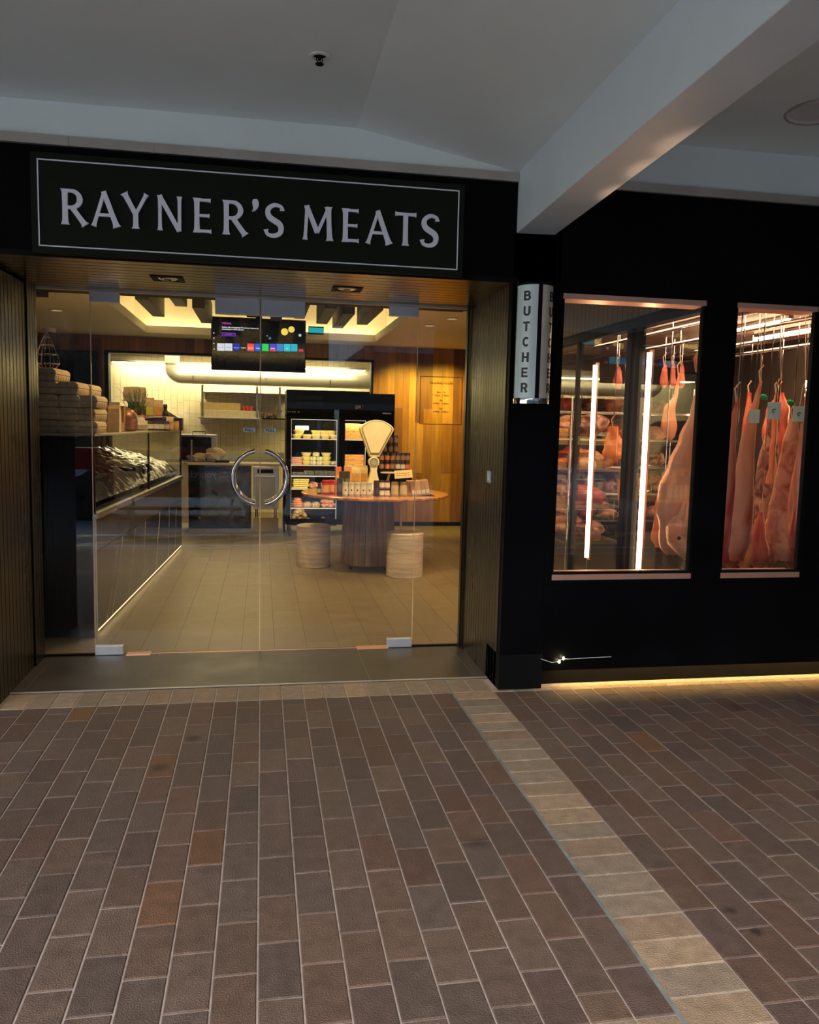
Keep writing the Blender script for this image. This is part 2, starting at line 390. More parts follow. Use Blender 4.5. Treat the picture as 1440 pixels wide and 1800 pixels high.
# bulkhead bands between trim and ceiling
tz=at(400,(232+(305-232)*400/908),'y',FY).z; tzb=at(400,(250+(320-250)*400/908),'y',FY).z
struct(B((-9,FY,tz-.01),(b0.x+.01,FY+.1,3.55)).build('wall_bulkhead_left',M_ceil))
tr=at(1250,(325+347)/2-5,'y',FY)
struct(B((b1.x-.01,FY,tz-.01),(11,FY+.1,3.5)).build('wall_bulkhead_right',M_ceil))
t2=MB()
for a_,b_ in [(-4,-2.6),(-2.6,-1.0+.16),(-.835,.55),(.553,b0.x)]: pass
xsx=[-6]+[at(px,262,'y',FY).x for px in (123,272)]+[.95]
xsx[-1]=b0.x-.001
for i in range(len(xsx)-1): t2.box((xsx[i]+.001,FY-.022,tzb),(xsx[i+1]-.001,FY,tz))
struct(t2.build('trim_2',M_alu))
struct(B((b1.x+.002,FY-.022,tzb),(11,FY,tz)).build('trim_3',M_alu))
# ceiling sprinkler / recess
def ceil_z(x,y):
    p=cA; d=FY-y; return cA.z+CDZ*d
sp_=at(562,97,'z',3.01)
for _ in range(6): sp_=at(562,97,'z',ceil_z(0,sp_.y))
t=thing('ceiling_sprinkler','small round sprinkler with white ring, pointing down from the grey canopy ceiling above the sign','sprinkler',sp_)
MB().lathe([(.033,0),(.043,-.003),(.043,-.008),(.030,-.010),(.026,.0),(.02,.0)][::-1],(0,0,0),28).build('ring',M_white,t,smooth=40)
m=MB(); m.lathe([(.0255,-.0005),(.0255,-.002)],(0,0,0),20); m.cyl((0,0,0),(0,0,-.02),.010,.007,12)
for a in (-1,1): m.tube([(a*.010,0,-.006),(a*.013,0,-.018),(a*.004,0,-.032)],.0025,6)
m.lathe([(.016,-.032),(.018,-.034),(.016,-.037)],(0,0,0),14); m.build('sprinkler_head',M_blackm,t,smooth=40)
# round canopy light on the right
rl=at(1440,196,'z',3.2)
for _ in range(6): rl=at(1440,196,'z',zr+CDZ*(FY-rl.y))
t=thing('round_canopy_light','round recessed ceiling light, switched off, at the upper right under the canopy','ceiling light',rl)
MB().lathe([(.148,.004),(.155,-.004),(.150,-.010),(.142,-.008),(.138,.01)],(0,0,0),48).build('trim_ring',M_alu,t,smooth=40)
MB().lathe([(.139,-.001),(.13,-.004),(.06,-.012),(.001,-.014)],(0,0,0),48).build('diffuser',mat('frosted_diffuser',(.55,.58,.58),.35,var=.05),t,smooth=60)

# ================================================================== FACADE
SZ=2.16
HX0,HX1=-1.27,1.27
# black header above doors and wing walls
struct(B((-9,FY,SZ-.02),(HX0,GY+.3,tzb+.02)).build('wall_front_left_upper',M_black))
struct(B((HX0,FY,SZ+.02),(b0.x+.25,GY+.3,tzb+.02)).build('wall_front_header',M_black))
# left reveal : backing, boards
def boards_y(x,y0,y1,z0,z1,w,side):     # boards standing on a plane x=const, facing side(+1/-1)
    m=MB(); n=max(1,round((y1-y0)/w)); w=(y1-y0)/n
    for i in range(n):
        a,b=y0+i*w+.0036,y0+(i+1)*w-.0036
        m.box((x,a,z0),(x+side*.008,b,z1))
    struct(B((x,y0+.002,z0),(x+side*.0066,y1-.002,z1)).build('wall_board_groove_shade',M_blackm))  # black sheet between the boards stands in for the groove shade
    return m
struct(B((HX0-.2,FY,-.01),(HX0-.008,GY+.04,SZ)).build('wall_left_reveal',M_blackm))
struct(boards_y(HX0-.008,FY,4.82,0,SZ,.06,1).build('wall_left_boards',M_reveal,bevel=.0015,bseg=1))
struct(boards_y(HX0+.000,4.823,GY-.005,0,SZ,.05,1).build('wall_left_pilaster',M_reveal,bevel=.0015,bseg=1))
struct(B((-9,FY,-.01),(HX0-.012,FY+.2,SZ)).build('wall_front_left',M_black))
# right reveal
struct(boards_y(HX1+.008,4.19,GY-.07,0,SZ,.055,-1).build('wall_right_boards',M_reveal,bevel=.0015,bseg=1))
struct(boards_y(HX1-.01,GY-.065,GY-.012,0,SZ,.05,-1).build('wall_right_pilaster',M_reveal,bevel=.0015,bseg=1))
struct(B((HX1+.008,FY+.05,-.01),(1.44,GY+.06,SZ+.02)).build('wall_right_reveal',M_blackm))
# pillar
struct(B((HX1+.004,FY,0),(1.512,FY+.3,b0.z)).build('wall_pillar',M_black,bevel=.003))
struct(B((HX1,FY-.006,0),(1.516,FY+.25,.195)).build('baseboard_pillar',M_blackm,bevel=.002))
# soffit boards (run along the shop front)
m=MB(); n=11; y0=FY-.03; w=(GY-.0-y0)/n
for i in range(n): m.box((HX0-.02,y0+i*w+.005,SZ),(HX1+.03,y0+(i+1)*w-.005,SZ+.012))
struct(m.build('ceiling_soffit_boards',M_soffit)); struct(B((HX0-.015,y0,SZ+.0012),(HX1+.025,GY-.004,SZ+.011)).build('ceiling_soffit_groove_shade',M_blackm))  # black sheet in the gaps paints the shade of the soffit grooves
struct(B((HX0-.02,FY-.02,SZ+.012),(HX1+.03,GY+.3,SZ+.03)).build('ceiling_soffit_backing',M_blackm))
struct(B((HX0,GY-.012,SZ-.012),(HX1,GY+.025,SZ+.002)).build('trim_4',M_alu))

# soffit downlights
def soffit_light(p,label):
    t=thing('square_downlight',label,'downlight',(p.x,p.y,SZ-.001))
    m=MB(); a,b=.082,.055
    m.box((-a,-a,-.003),(a,-b,.0)); m.box((-a,b,-.003),(a,a,0)); m.box((-a,-b,-.003),(-b,b,0)); m.box((b,-b,-.003),(a,b,0))
    m.build('frame',M_blackm,t)
    MB().lathe([(.052,.0008),(.05,-.001),(.036,-.006),(.02,-.004),(.001,-.003)][::-1],(0,0,0),28).build('reflector',M_chrome,t,smooth=50)
    MB().lathe([(.019,-.0045),(.018,-.009),(.001,-.011)],(0,0,0),20).build('lamp',M_darkgl,t,smooth=50)
soffit_light(at(295,490,'z',SZ),'square black downlight in the bronze soffit, above the left glass door')
soffit_light(at(610,508,'z',SZ),'square black downlight in the bronze soffit, above the right glass door')

# ---------------- right window wall
wx0=at(990,515,'y',FY+.1); wz1=2.135; wz0=.605
W1a,W1b=1.56,2.40; W2a,W2b=2.555,3.14
zt=at(1240,529,'y',FY).z; zt0=at(990,514,'y',FY).z; zb=at(971,1009,'y',FY).z; zb2=at(1250,1009,'y',FY).z
W1a=at(981,760,'y',FY).x; W1b=at(1230,760,'y',FY).x; W2a=at(1283,760,'y',FY).x; W2b=at(1424,760,'y',FY).x
ZT=(zt+zt0)/2; ZB=(zb+zb2)/2
fr=MB()
XR=11
fr.box((1.512,FY,ZT),(XR,FY+.16,tzb+.02)); fr.box((1.512,FY,.115),(XR,FY+.10,ZB-.03)); fr.box((1.512,FY,.097),(XR,FY+.008,.115)); fr.box((1.512,FY,ZB-.03),(W1a,FY+.045,ZT))
fr.box((W1b,FY,ZB-.03),(W2a,FY+.045,ZT)); fr.box((W2b,FY,ZB-.03),(XR,FY+.045,ZT)); fr.box((1.512,FY-.006,ZB-.075),(XR,FY,ZB-.055))
struct(fr.build('wall_right',M_black,bevel=.002))
struct(B((1.512,FY+.08,-.01),(XR,FY+.2,.115)).build('baseboard_right',M_blackm))
def shop_window(name,x0,x1,ymir):
    t=sthing(name,loc=((x0+x1)/2,FY+.012,ZB)); lx=(x1-x0)/2; H=ZT-ZB
    m=MB(); m.box((-lx,-.012,-.03),(lx,.13,.0)); m.build('sill',M_brass,t,bevel=.001)
    m=MB(); m.box((-lx,-.008,H-.028),(lx,.13,H)); m.build('window_frame',M_brass,t)
    m=MB(); m.box((-lx,.0,0),(-lx+.012,.03,H-.028)); m.box((lx-.012,0,0),(lx,.03,H-.028)); m.box((-lx+.012,0,0),(lx-.012,.03,.014)); m.build('window_bead',M_blackm,t)
    m=MB(); m.add([(-lx+.012,.012,.014),(lx-.012,.012,.014),(lx-.012,.012,H-.028),(-lx+.012,.012,H-.028)],[(0,1,2,3)]); m.build('glass_pane',M_glass,t)
    return t
shop_window('window_3',W1a,W1b,0); w4=shop_window('window_4',W2a,W2b,0)
# LED strip under the stall riser and string lights
t=thing('kick_light_strip','warm LED strip tucked under the black window wall, lighting the pavers','light strip',(2.5,FY+.03,.112))
B((-.88,-.006,-.006),(3.6,.006,-.001)).build('led_strip',E_kick,t)
B((-.90,-.012,-.001),(3.62,.012,.003)).build('strip_channel',M_blackm,t)
p=at(985,1160,'y',FY-.012); q=at(951,1158,'y',FY-.01)
t=thing('string_light','two glowing bulbs on a loose wire at the foot of the black pillar','string light',p)
MB().tube([(q.x-p.x,0,q.z-p.z),(-.05,-.004,-.012),(-.02,-.006,-.008),(.012,-.008,.008),(.05,-.002,.004),(.12,.0,.006),(.3,.004,.008)],.0016,6).build('wire',M_white,t,smooth=60)
for dx,dz in ((-.008,-.008),(.016,.010)):
    b=MB().lathe([(.001,-.009),(.005,-.006),(.0065,0),(.005,.006),(.001,.009)],(dx,-.006,dz),12).build('bulb',E_bulb,t,smooth=80)
# door bell plate on the right reveal
p=at(860,838,'x',HX1-.001)
t=thing('intercom_plate','small steel switch plate on the right-hand bronze reveal beside the doors','switch plate',(HX1,p.y,p.z))
B((-.006,-.034,-.034),(0,.034,.034)).build('plate',M_patch,t,bevel=.002); B((-.009,-.012,-.02),(-.006,.012,.02)).build('button',M_wletter,t,bevel=.001)

# ---------------- sign
SY=FY-.075
s0=at(52,264,'y',SY); s1=at(818,326,'y',SY); s2=at(57,443,'y',SY); s3=at(813,487,'y',SY)
sx0,sx1=(s0.x+s2.x)/2,(s1.x+s3.x)/2; sz1=(s0.z+s1.z)/2; sz0=(s2.z+s3.z)/2
t=thing('shop_sign','long dark green sign board reading RAYNER\'S MEATS in white above the glass doors','sign',((sx0+sx1)/2,SY,sz0))
ox,oz=(sx0+sx1)/2,sz0
B((sx0-ox,0,0),(sx1-ox,.062,sz1-oz)).build('sign_board',M_sign,t,bevel=.002)
i0=at(66,278,'y',SY); i1=at(807,337,'y',SY); i2=at(69,430,'y',SY); i3=at(803,475,'y',SY)
a0,a1=(i0.x+i2.x)/2-ox,(i1.x+i3.x)/2-ox; c1=(i0.z+i1.z)/2-oz; c0=(i2.z+i3.z)/2-oz; w=.0028
m=MB()
for q0,q1 in (((a0,c1-w),(a1,c1+w)),((a0,c0-w),(a1,c0+w)),((a0-w,c0-w),(a0+w,c1+w)),((a1-w,c0-w),(a1+w,c1+w))): m.box((q0[0],-.0025,q0[1]),(q1[0],.001,q1[1]))
m.build('border_line',M_letter,t)
FL=[(0,1.55),(.05,1.2),(.13,1.0),(.5,.92),(.87,1.0),(.95,1.2),(1,1.55)]
def rib(m,pts,ws,y0,y1,X0,XW,Z0,ZH):
    """ribbon glyph stroke in unit cell -> prism"""
    P=[Vector((p[0]*XW,p[1]*ZH)) for p in pts]; n=len(P); Lh=[];Rh=[]
    for i in range(n):
        tt=(P[min(i+1,n-1)]-P[max(i-1,0)]).normalized(); nn=Vector((-tt.y,tt.x)); h=ws[i]*ZH/2
        Lh.append(P[i]+nn*h); Rh.append(P[i]-nn*h)
    vs=[];fs=[]
    for i in range(n):
        for q in (Lh[i],Rh[i]):
            vs.append((X0+q.x,y0,Z0+q.y)); vs.append((X0+q.x,y1,Z0+q.y))
    for i in range(n-1):
        a=i*4; b=a+4; fs+=[(a,a+2,b+2,b),(a+1,b+1,b+3,a+3),(a,b,b+1,a+1),(a+2,a+3,b+3,b+2)]
    fs+=[(0,1,3,2),((n-1)*4,(n-1)*4+2,(n-1)*4+3,(n-1)*4+1)]
    m.add(vs,fs)
def stem(p,q,w,f0=1,f1=1):
    pts=[];ws=[]
    for tt,k in FL:
        kk=k
        if tt<.5 and not f0: kk=.92
        if tt>.5 and not f1: kk=.92
        pts.append((p[0]+(q[0]-p[0])*tt,p[1]+(q[1]-p[1])*tt)); ws.append(w*kk)
    return pts,ws
def arc(cx,cz,rx,rz,a0,a1,w0,wm,w1,n=14):
    pts=[];ws=[]
    for i in range(n+1):
        u=i/n; a=math.radians(a0+(a1-a0)*u); pts.append((cx+rx*math.cos(a),cz+rz*math.sin(a)))
        ws.append((w0*(1-2*u)+wm*2*u) if u<.5 else (wm*(2-2*u)+w1*(2*u-1)))
    return pts,ws
S_=.155; T_=.105
def sS():
    pts=[(.90,.80),(.86,.90),(.62,.955),(.40,.93),(.20,.83),(.17,.70),(.28,.58),(.52,.49),(.76,.40),(.85,.27),(.78,.13),(.56,.055),(.34,.05),(.14,.10),(.08,.22)]
    # smooth
    out=[]
    for i in range(len(pts)-1):
        for k in range(4):
            p0=pts[max(i-1,0)];p1=pts[i];p2=pts[i+1];p3=pts[min(i+2,len(pts)-1)];u=k/4
            out.append(tuple(.5*((2*p1[j])+(-p0[j]+p2[j])*u+(2*p0[j]-5*p1[j]+4*p2[j]-p3[j])*u*u+(-p0[j]+3*p1[j]-3*p2[j]+p3[j])*u**3) for j in (0,1)))
    out.append(pts[-1]); n=len(out)
    ws=[(.095+.075*math.sin(PI*min(1,max(0,(i/n-.12)/.76)))) for i in range(n)]
    ws[0]=.15;ws[1]=.13;ws[2]=.11;ws[-1]=.15;ws[-2]=.13;ws[-3]=.11
    return [(out,ws)]
GL={
 'R':[stem((.17,0),(.17,1),S_),([(.17,.955),(.40,.955)],[.09,.09]),arc(.40,.72,.33,.235,90,-90,.09,.165,.09),([(.17,.485),(.42,.485)],[.09,.09]),stem((.42,.50),(.92,.0),S_,0,1)],
 'A':[stem((.10,0),(.47,.98),T_,1,0),stem((.45,1),(.90,0),S_,0,1),([(.22,.33),(.74,.33)],[.085,.085])],
 'Y':[stem((.09,1),(.50,.42),S_,1,0),stem((.92,1),(.52,.42),T_,1,0),stem((.51,0),(.51,.50),S_,1,0)],
 'N':[stem((.14,0),(.14,1),T_),stem((.12,1),(.86,0),S_*.95,0,0),stem((.87,0),(.87,1),T_,0,1)],
 'E':[stem((.19,0),(.19,1),S_),stem((.19,.95),(.90,.95),.085,0,1),stem((.19,.50),(.84,.50),.08,0,1),stem((.19,.05),(.93,.05),.085,0,1)],
 'M':[stem((.10,0),(.16,1),T_),stem((.14,1),(.50,.22),S_,0,0),stem((.86,1),(.50,.22),T_,0,0),stem((.90,0),(.85,1),S_)],
 'T':[stem((.50,0),(.50,.96),S_,1,0),stem((.03,.95),(.97,.95),.09)],
 'S':sS(),
 "'":[([(.15,.02),(.45,.16),(.62,.36),(.66,.56),(.60,.78),(.56,.97)],[.06,.20,.38,.50,.50,.30])],
}
LET=[('R',107,154,330,392,0),('A',160,211,336,398,0),('Y',215,262,338,400,0),('N',275,322,343,404,0),('E',340,374,349,408,0),('R',390.5,435,352,412,0),("'",442,453.6,350,373,0),
     ('S',465,499.5,357.5,416,0),('M',531,585,362,423,0),('E',601,633,367,426,0),('A',642,689,371,430,0),('T',693,732,374,432,0),('S',739.5,771,378,434.5,0)]
zb_=[];
for ch,x0,x1,y0,y1,_ in LET:
    if ch=="'": continue
    zb_.append((at(x0,y1,'y',SY).z,at(x0,y0,'y',SY).z))
base=sum(z[0] for z in zb_)/len(zb_); capz=sum(z[1] for z in zb_)/len(zb_)
for ch,x0,x1,y0,y1,_ in LET:
    X0=at(x0,(y0+y1)/2,'y',SY).x; X1=at(x1,(y0+y1)/2,'y',SY).x
    m=MB(); Z0=base; ZH=capz-base
    if ch=="'": Z1=at(x0,y0,'y',SY).z; Z0=at(x0,y1,'y',SY).z; ZH=Z1-Z0
    for kk,(pts,ws) in enumerate(GL[ch]):
        rib(m,pts,ws,-.012-kk*.0005,.0,X0-ox,(X1-X0),Z0-oz,ZH)
    m.build('letter',M_letter,t)

# ---------------- BUTCHER cylinder sign
pl=at(905.5,600,'y',FY-.09); pr_=at(966,600,'y',FY-.09)
rc=(pr_.x-pl.x)/2*1.0; ccx=(pl.x+pr_.x)/2+.004; ccy=FY-.09; cz1=at(940,497,'y',FY-.18).z; cz0=at(930,709,'y',FY-.18).z
t=thing('butcher_sign','upright round lightbox sign reading BUTCHER down two white faces, on the black pillar','sign',(ccx,ccy,cz0))
Hh=cz1-cz0
def cylp(ang,r,z): return (r*math.sin(ang),-r*math.cos(ang),z)
MB().lathe([(rc*.985,0),(rc*.985,Hh)],(0,0,0),40).build('housing',M_blackm,t,smooth=40)
B((-.03,rc*.9,Hh*.1),(.03,.09,Hh*.9)).build('bracket',M_blackm,t)
zf0=.028; zf1=Hh-.006
M_ltblk=mat('letter_black',(.006,.008,.016),.5,var=.05)
def cs(p,q,w=.23,n=5): return ([(p[0]+(q[0]-p[0])*i/n,p[1]+(q[1]-p[1])*i/n) for i in range(n+1)],[w]*(n+1))
GB={'B':[cs((.14,0),(.14,1)),cs((.14,.9),(.55,.9),.2),cs((.14,.52),(.55,.52),.18),cs((.14,.1),(.55,.1),.2),arc(.55,.71,.25,.19,90,-90,.2,.22,.2,8),arc(.57,.31,.29,.21,90,-90,.2,.22,.2,8)],
 'U':[cs((.14,.35),(.14,1)),cs((.86,.35),(.86,1)),arc(.5,.37,.36,.27,180,360,.23,.22,.23,12)],
 'T':[cs((.5,0),(.5,1)),cs((.02,.9),(.98,.9),.2)],
 'C':[arc(.54,.5,.38,.40,48,312,.22,.23,.22,18)],
 'H':[cs((.14,0),(.14,1)),cs((.86,0),(.86,1)),cs((.14,.5),(.86,.5),.2)],
 'E':[cs((.16,0),(.16,1)),cs((.16,.9),(.9,.9),.2),cs((.16,.5),(.84,.5),.19),cs((.16,.1),(.93,.1),.2)],
 'R':[cs((.14,0),(.14,1)),cs((.14,.9),(.58,.9),.2),cs((.14,.46),(.58,.46),.19),arc(.58,.68,.25,.22,90,-90,.2,.22,.2,8),cs((.56,.46),(.86,0),.24)]}
for s,(A0,A1) in enumerate(((-88,-7),(7,88))):
    m=MB(); n=16
    inner=[];
    vs=[cylp(math.radians(A0+(A1-A0)*i/n),rc,z) for z in (zf0,zf1) for i in range(n+1)]
    m.add(vs,[(i,i+1,n+2+i,n+1+i) for i in range(n)])
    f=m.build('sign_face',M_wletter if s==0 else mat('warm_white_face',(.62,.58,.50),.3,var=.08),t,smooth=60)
    mid=math.radians(-42 if s==0 else 48)
    for k,ch in enumerate('BUTCHER'):
        zc=zf1-.045-.0-(k)*(zf1-zf0-.105)/6-.033
        m=MB()
        for kk,(pts,ws) in enumerate(GB[ch]): rib(m,pts,ws,-.0012-kk*.0002,0,-.018,.037,0,.048)
        m.v=[cylp(mid+v[0]/rc,rc-v[1],zc+v[2]) for v in m.v]; m.build('letter',M_ltblk,t)
MB().lathe([(rc*1.0,0),(rc*1.0,.022),(rc*.99,.027)],(0,0,0),40).build('base_ring',M_chrome,t,smooth=40)
MB().lathe([(rc*1.0,Hh-.004),(rc*1.0,Hh+.004),(rc*.6,Hh+.007)],(0,0,0),40).build('cap',M_blackm,t,smooth=40)

# ================================================================== GLASS DOORS
LEAN=.016    # panes lean back a touch at the head: tan(.9 deg)
def pane(x0,x1,z0,z1,name,parent,my=0):
    m=MB(); y=lambda z: my+z*LEAN
    m.add([(x0,y(z0),z0),(x1,y(z0),z0),(x1,y(z1),z1),(x0,y(z1),z1)],[(0,1,2,3)])
    return m.build(name,M_glass,parent)
DL,DM,DR=-.983,-.009,.958
M_edge=mat('glass_edge_amber',(.75,.55,.30),.15,var=.1,scale=3,stretch=(1,1,.4))
def leaf(name,x0,x1,hinge):     # hinge -1 left, +1 right
    t=sthing(name,loc=(0,GY,0))
    pane(x0+.003,x1-.003,.012,SZ-.012,'glass_pane',t)
    m=MB()
    for x in (x0+.002,x1-.002): m.add([(x-.0016,-.006,.012),(x+.0016,-.006,.012),(x+.0016,.006,.012),(x-.0016,.006,.012),(x-.0016,-.006+SZ*LEAN,SZ-.012),(x+.0016,-.006+SZ*LEAN,SZ-.012),(x+.0016,.006+SZ*LEAN,SZ-.012),(x-.0016,.006+SZ*LEAN,SZ-.012)],[(0,1,2,3),(4,5,6,7),(0,1,5,4),(1,2,6,5),(2,3,7,6),(3,0,4,7)])
    m.build('glass_edge',M_edge,t)
    yt=(SZ-.04)*LEAN
    hx0,hx1=(x0,x0+.165) if hinge<0 else (x1-.185,x1-.004)
    B((hx0,yt-.018,SZ-.07),(hx1,yt+.018,SZ-.004)).build('hinge_patch',M_patch,t,bevel=.002)
    if hinge<0: B((x0+.004,-.018,.006),(x0+.165,.018,.062)).build('hinge_patch',M_patch,t,bevel=.002)
    else: B((x1-.165,-.018,.006),(x1-.006,.018,.062)).build('hinge_patch',M_patch,t,bevel=.002)
    # lock patch at the head by the meeting stile
    lx0,lx1=(x1-.265,x1-.004) if hinge<0 else (x0+.004,x0+.265)
    B((lx0,yt-.02,SZ-.105),(lx1,yt+.02,SZ-.006)).build('head_patch',M_patch,t,bevel=.002)
    # semicircular pull handle
    hc=(DM,1.085); rh=.163; pts=[]
    for i in range(25):
        a=math.radians(101+ (259-101)*i/24) if hinge<0 else math.radians(79-(79+79)*i/24)
        pts.append((hc[0]+rh*math.cos(a)*.99 + (0),-.055+hc[1]*LEAN,hc[1]+rh*math.sin(a)))
    hd=MB().tube(pts,.0145,14).build('pull_handle',M_chrome,t,smooth=60)
    MB().tube([(p[0],p[1]+.110,p[2]) for p in pts],.0145,14).build('inner_pull_handle',M_chrome,t,smooth=60)
    m=MB()
    for i in (5,19): 
        p=pts[i]; m.cyl(p,(p[0],p[1]+.110,p[2]),.008,n=12)
    m.build('handle_mount',M_chrome,hd,smooth=40)
    # PULL sticker
    sx=DM-.066 if hinge<0 else DM+.060; sz=1.372; sy=sz*LEAN-.002
    m=MB(); r=.013; ww=.024
    poly=[(sx+ww*q+r*math.cos(a),sz+r*math.sin(a)) for q,rg in ((1,(-90,91)),(-1,(90,271))) for a in [math.radians(v) for v in range(rg[0],rg[1],20)]]
    m.add([(a,sy,b) for a,b in poly],[tuple(range(len(poly)))])
    st=m.build('pull_sticker',mat('sticker_blue',(.55,.72,.82),.5,var=.05),t)
    me=text_me('PULL',.021,offset=.0006,align='CENTER',spacing=1.15)
    MB().mesh(me,lambda c:(sx+c.x,sy-.001,sz-.0075+c.y)).build('pull_lettering',M_black,st)
    return t
leaf('door_1',DL,DM,-1); leaf('door_2',DM,DR,1)
def sidepane(name,x0,x1):
    t=sthing(name,loc=(0,GY,0)); pane(x0+.002,x1-.002,.0,SZ-.004,'glass_pane',t)
    m=MB(); m.box((x0,-.012,0),(x1,.014,.014)); m.build('sill',M_blackm,t); return t
sidepane('window_1',HX0+.005,DL); w2=sidepane('window_2',DR,HX1-.014)
# trading hours decal
q0=at(740,661,'y',GY); q1=at(740,745,'y',GY)
dx0,dx1,dz0,dz1=DR+.02,HX1-.022,q1.z,q0.z
yy=lambda z: z*LEAN-.002
M_ink=mat('decal_ink_dark_red',(.05,.006,.006),.6,var=.05)
m=MB()
for a,b in (((dx0,dz1),(dx1,dz1)),((dx0,dz0),(dx1,dz0))): m.add([(a[0],yy(a[1]),a[1]-.002),(b[0],yy(a[1]),b[1]-.002),(b[0],yy(a[1]),b[1]+.002),(a[0],yy(a[1]),a[1]+.002)],[(0,1,2,3)])
for x in (dx0,dx1): m.add([(x-.002,yy(dz0),dz0),(x+.002,yy(dz0),dz0),(x+.002,yy(dz1),dz1),(x-.002,yy(dz1),dz1)],[(0,1,2,3)])
m.build('hours_border',M_ink,w2)
m=MB(); H=dz1-dz0; cxx=(dx0+dx1)/2
for body,zz,sz in (('TRADING HOURS',.845,.019),('Mon - Fri',.66,.015),('7.30am - 5.30pm',.595,.015),('Sat',.49,.015),('8.00am - 5.00pm',.425,.015),('Sun',.315,.015),('8.00am - 4.00pm',.25,.015)):
    me=text_me(body,sz,offset=.0004,align='CENTER'); z=dz0+H*zz
    m.mesh(me,lambda c:(cxx+c.x,yy(z),z+c.y))
m.build('hours_lettering',M_ink,w2)
# floor closers
for nm,x0,x1,lb in (('floor_closer',-.80,-.66,'brass floor spring cover set in the threshold below the left glass door'),('floor_closer',.60,.80,'brass floor spring cover set in the threshold below the right glass door')):
    tag(B((x0,GY-.035,.003),(x1,GY+.035,.008)).build(nm,M_brass,bevel=.001),lb,'floor spring')
struct(B((DL+.2,GY-.004,.003),(DR-.2,GY+.004,.007)).build('trim_5',M_brass))

# ================================================================== SHOP SHELL
IX0,IX1,BY,CZ=-3.4,2.52,11.3,2.5
m=MB()
x=IX0
PW=.205
while x<2.5:
    y=GY+.03+R.uniform(-1.1,0)
    while y<13:
        y1=min(y+1.2,13.05); k=R.uniform(.93,1.06); m.c=(.17*k,.130*k,.070*k)
        if y1>GY+.03: m.box((x+.0012,max(y+.0012,GY+.03),-.01),(min(x+PW,2.53)-.0012,y1-.0012,.003))
        y=y1
    x+=PW
struct(m.build('floor',M_gplank)); m=MB(); m.c=(.165,.135,.085); m.box((2.531,9.75,-.01),(3.05,11.3,.003)); struct(m.build('floor_recess',M_gplank))
struct(B((IX0,GY+.02,-.03),(IX1,13.05,.0005)).build('floor_joint',M_rubber))
# ceiling with coffer
cx0,cx1,cy0,cy1,cz=-1.42,1.46,5.9,10.74,3.0
m=MB()
e=.02
m.box((IX0,GY-.2,CZ),(cx0-e,BY+.1,CZ+.06)); m.box((cx1+e,GY-.2,CZ),(3.1,BY+.1,CZ+.06)); m.box((cx0-e,GY-.2,CZ),(cx1+e,cy0-e,CZ+.06)); m.box((cx0-e,cy1+e,CZ),(cx1+e,BY+.1,CZ+.06))
# upstand lip of the cove
m.box((cx0-.02,cy0-.02,CZ),(cx0,cy1+.02,CZ+.09)); m.box((cx1,cy0-.02,CZ),(cx1+.02,cy1+.02,CZ+.09)); m.box((cx0,cy1,CZ),(cx1,cy1+.02,CZ+.09)); m.box((cx0,cy0-.02,CZ),(cx1,cy0,CZ+.09))
o=.16
m.box((cx0-o,cy0-o,CZ+.06),(cx0-o-.02,cy1+o,cz)); m.box((cx1+o,cy0-o,CZ+.06),(cx1+o+.02,cy1+o,cz)); m.box((cx0-o,cy1+o,CZ+.06),(cx1+o,cy1+o+.02,cz)); m.box((cx0-o,cy0-o-.02,CZ+.06),(cx1+o,cy0-o,cz))
m.box((cx0-o-.02,cy0-o-.02,cz),(cx1+o+.02,cy1+o+.02,cz+.04))
struct(m.build('ceiling',M_tile))
t=thing('cove_light','warm LED strip light hidden round the edge of the raised ceiling recess','cove light',(0,8.3,CZ+.075))
for a,b in (((cx0-.10,cy0),(cx0-.07,cy1)),((cx1+.07,cy0),(cx1+.10,cy1)),((cx0,cy1+.07),(cx1,cy1+.10)),((cx0,cy0-.10),(cx1,cy0-.07))):
    MB().box((a[0],a[1]-8.3,0),(b[0],b[1]-8.3,.012)).build('led_strip',E_cove,t)
# hanging timber baffles
M_baf=mat('dark_baffle',(.010,.009,.007),.5,var=.3,scale=6,stretch=(4,.4,4))
rows=[(-1.17,9.9),(-.90,9.7),(-.66,10.35),(-.36,9.95),(-.12,10.4),(.16,9.8),(.45,10.3),(.70,9.9),(.92,10.25),(1.20,10.05),(-1.02,8.4),(-.5,8.6),(.05,8.3),(.58,8.5),(1.06,8.7)]
bf=None
wds=['far left','second from the left','third from the left','left of centre','central','just right of the screen','right of centre','third from the right','second from the right','far right','nearer, far left','nearer, left','nearer, central','nearer, right','nearer, far right']
for (x,ye),wd in zip(rows,wds):
    lab='dark timber ceiling baffle hanging in the lit recess, '+wd
    if bf is None:
        bf=B((-.065,-1.35,0),(.065,0,.24)).build('ceiling_baffle',M_baf,bevel=.003); tag(bf,lab,'ceiling baffle','dark baffles in the ceiling recess'); bf.location=(x,ye,CZ+.25)
        c=bf
    else:
        c=bf.copy(); COL.objects.link(c); c['label']=lab
    c.location=(x,ye,2.60+R.choice([0,.03,.07,.1]))
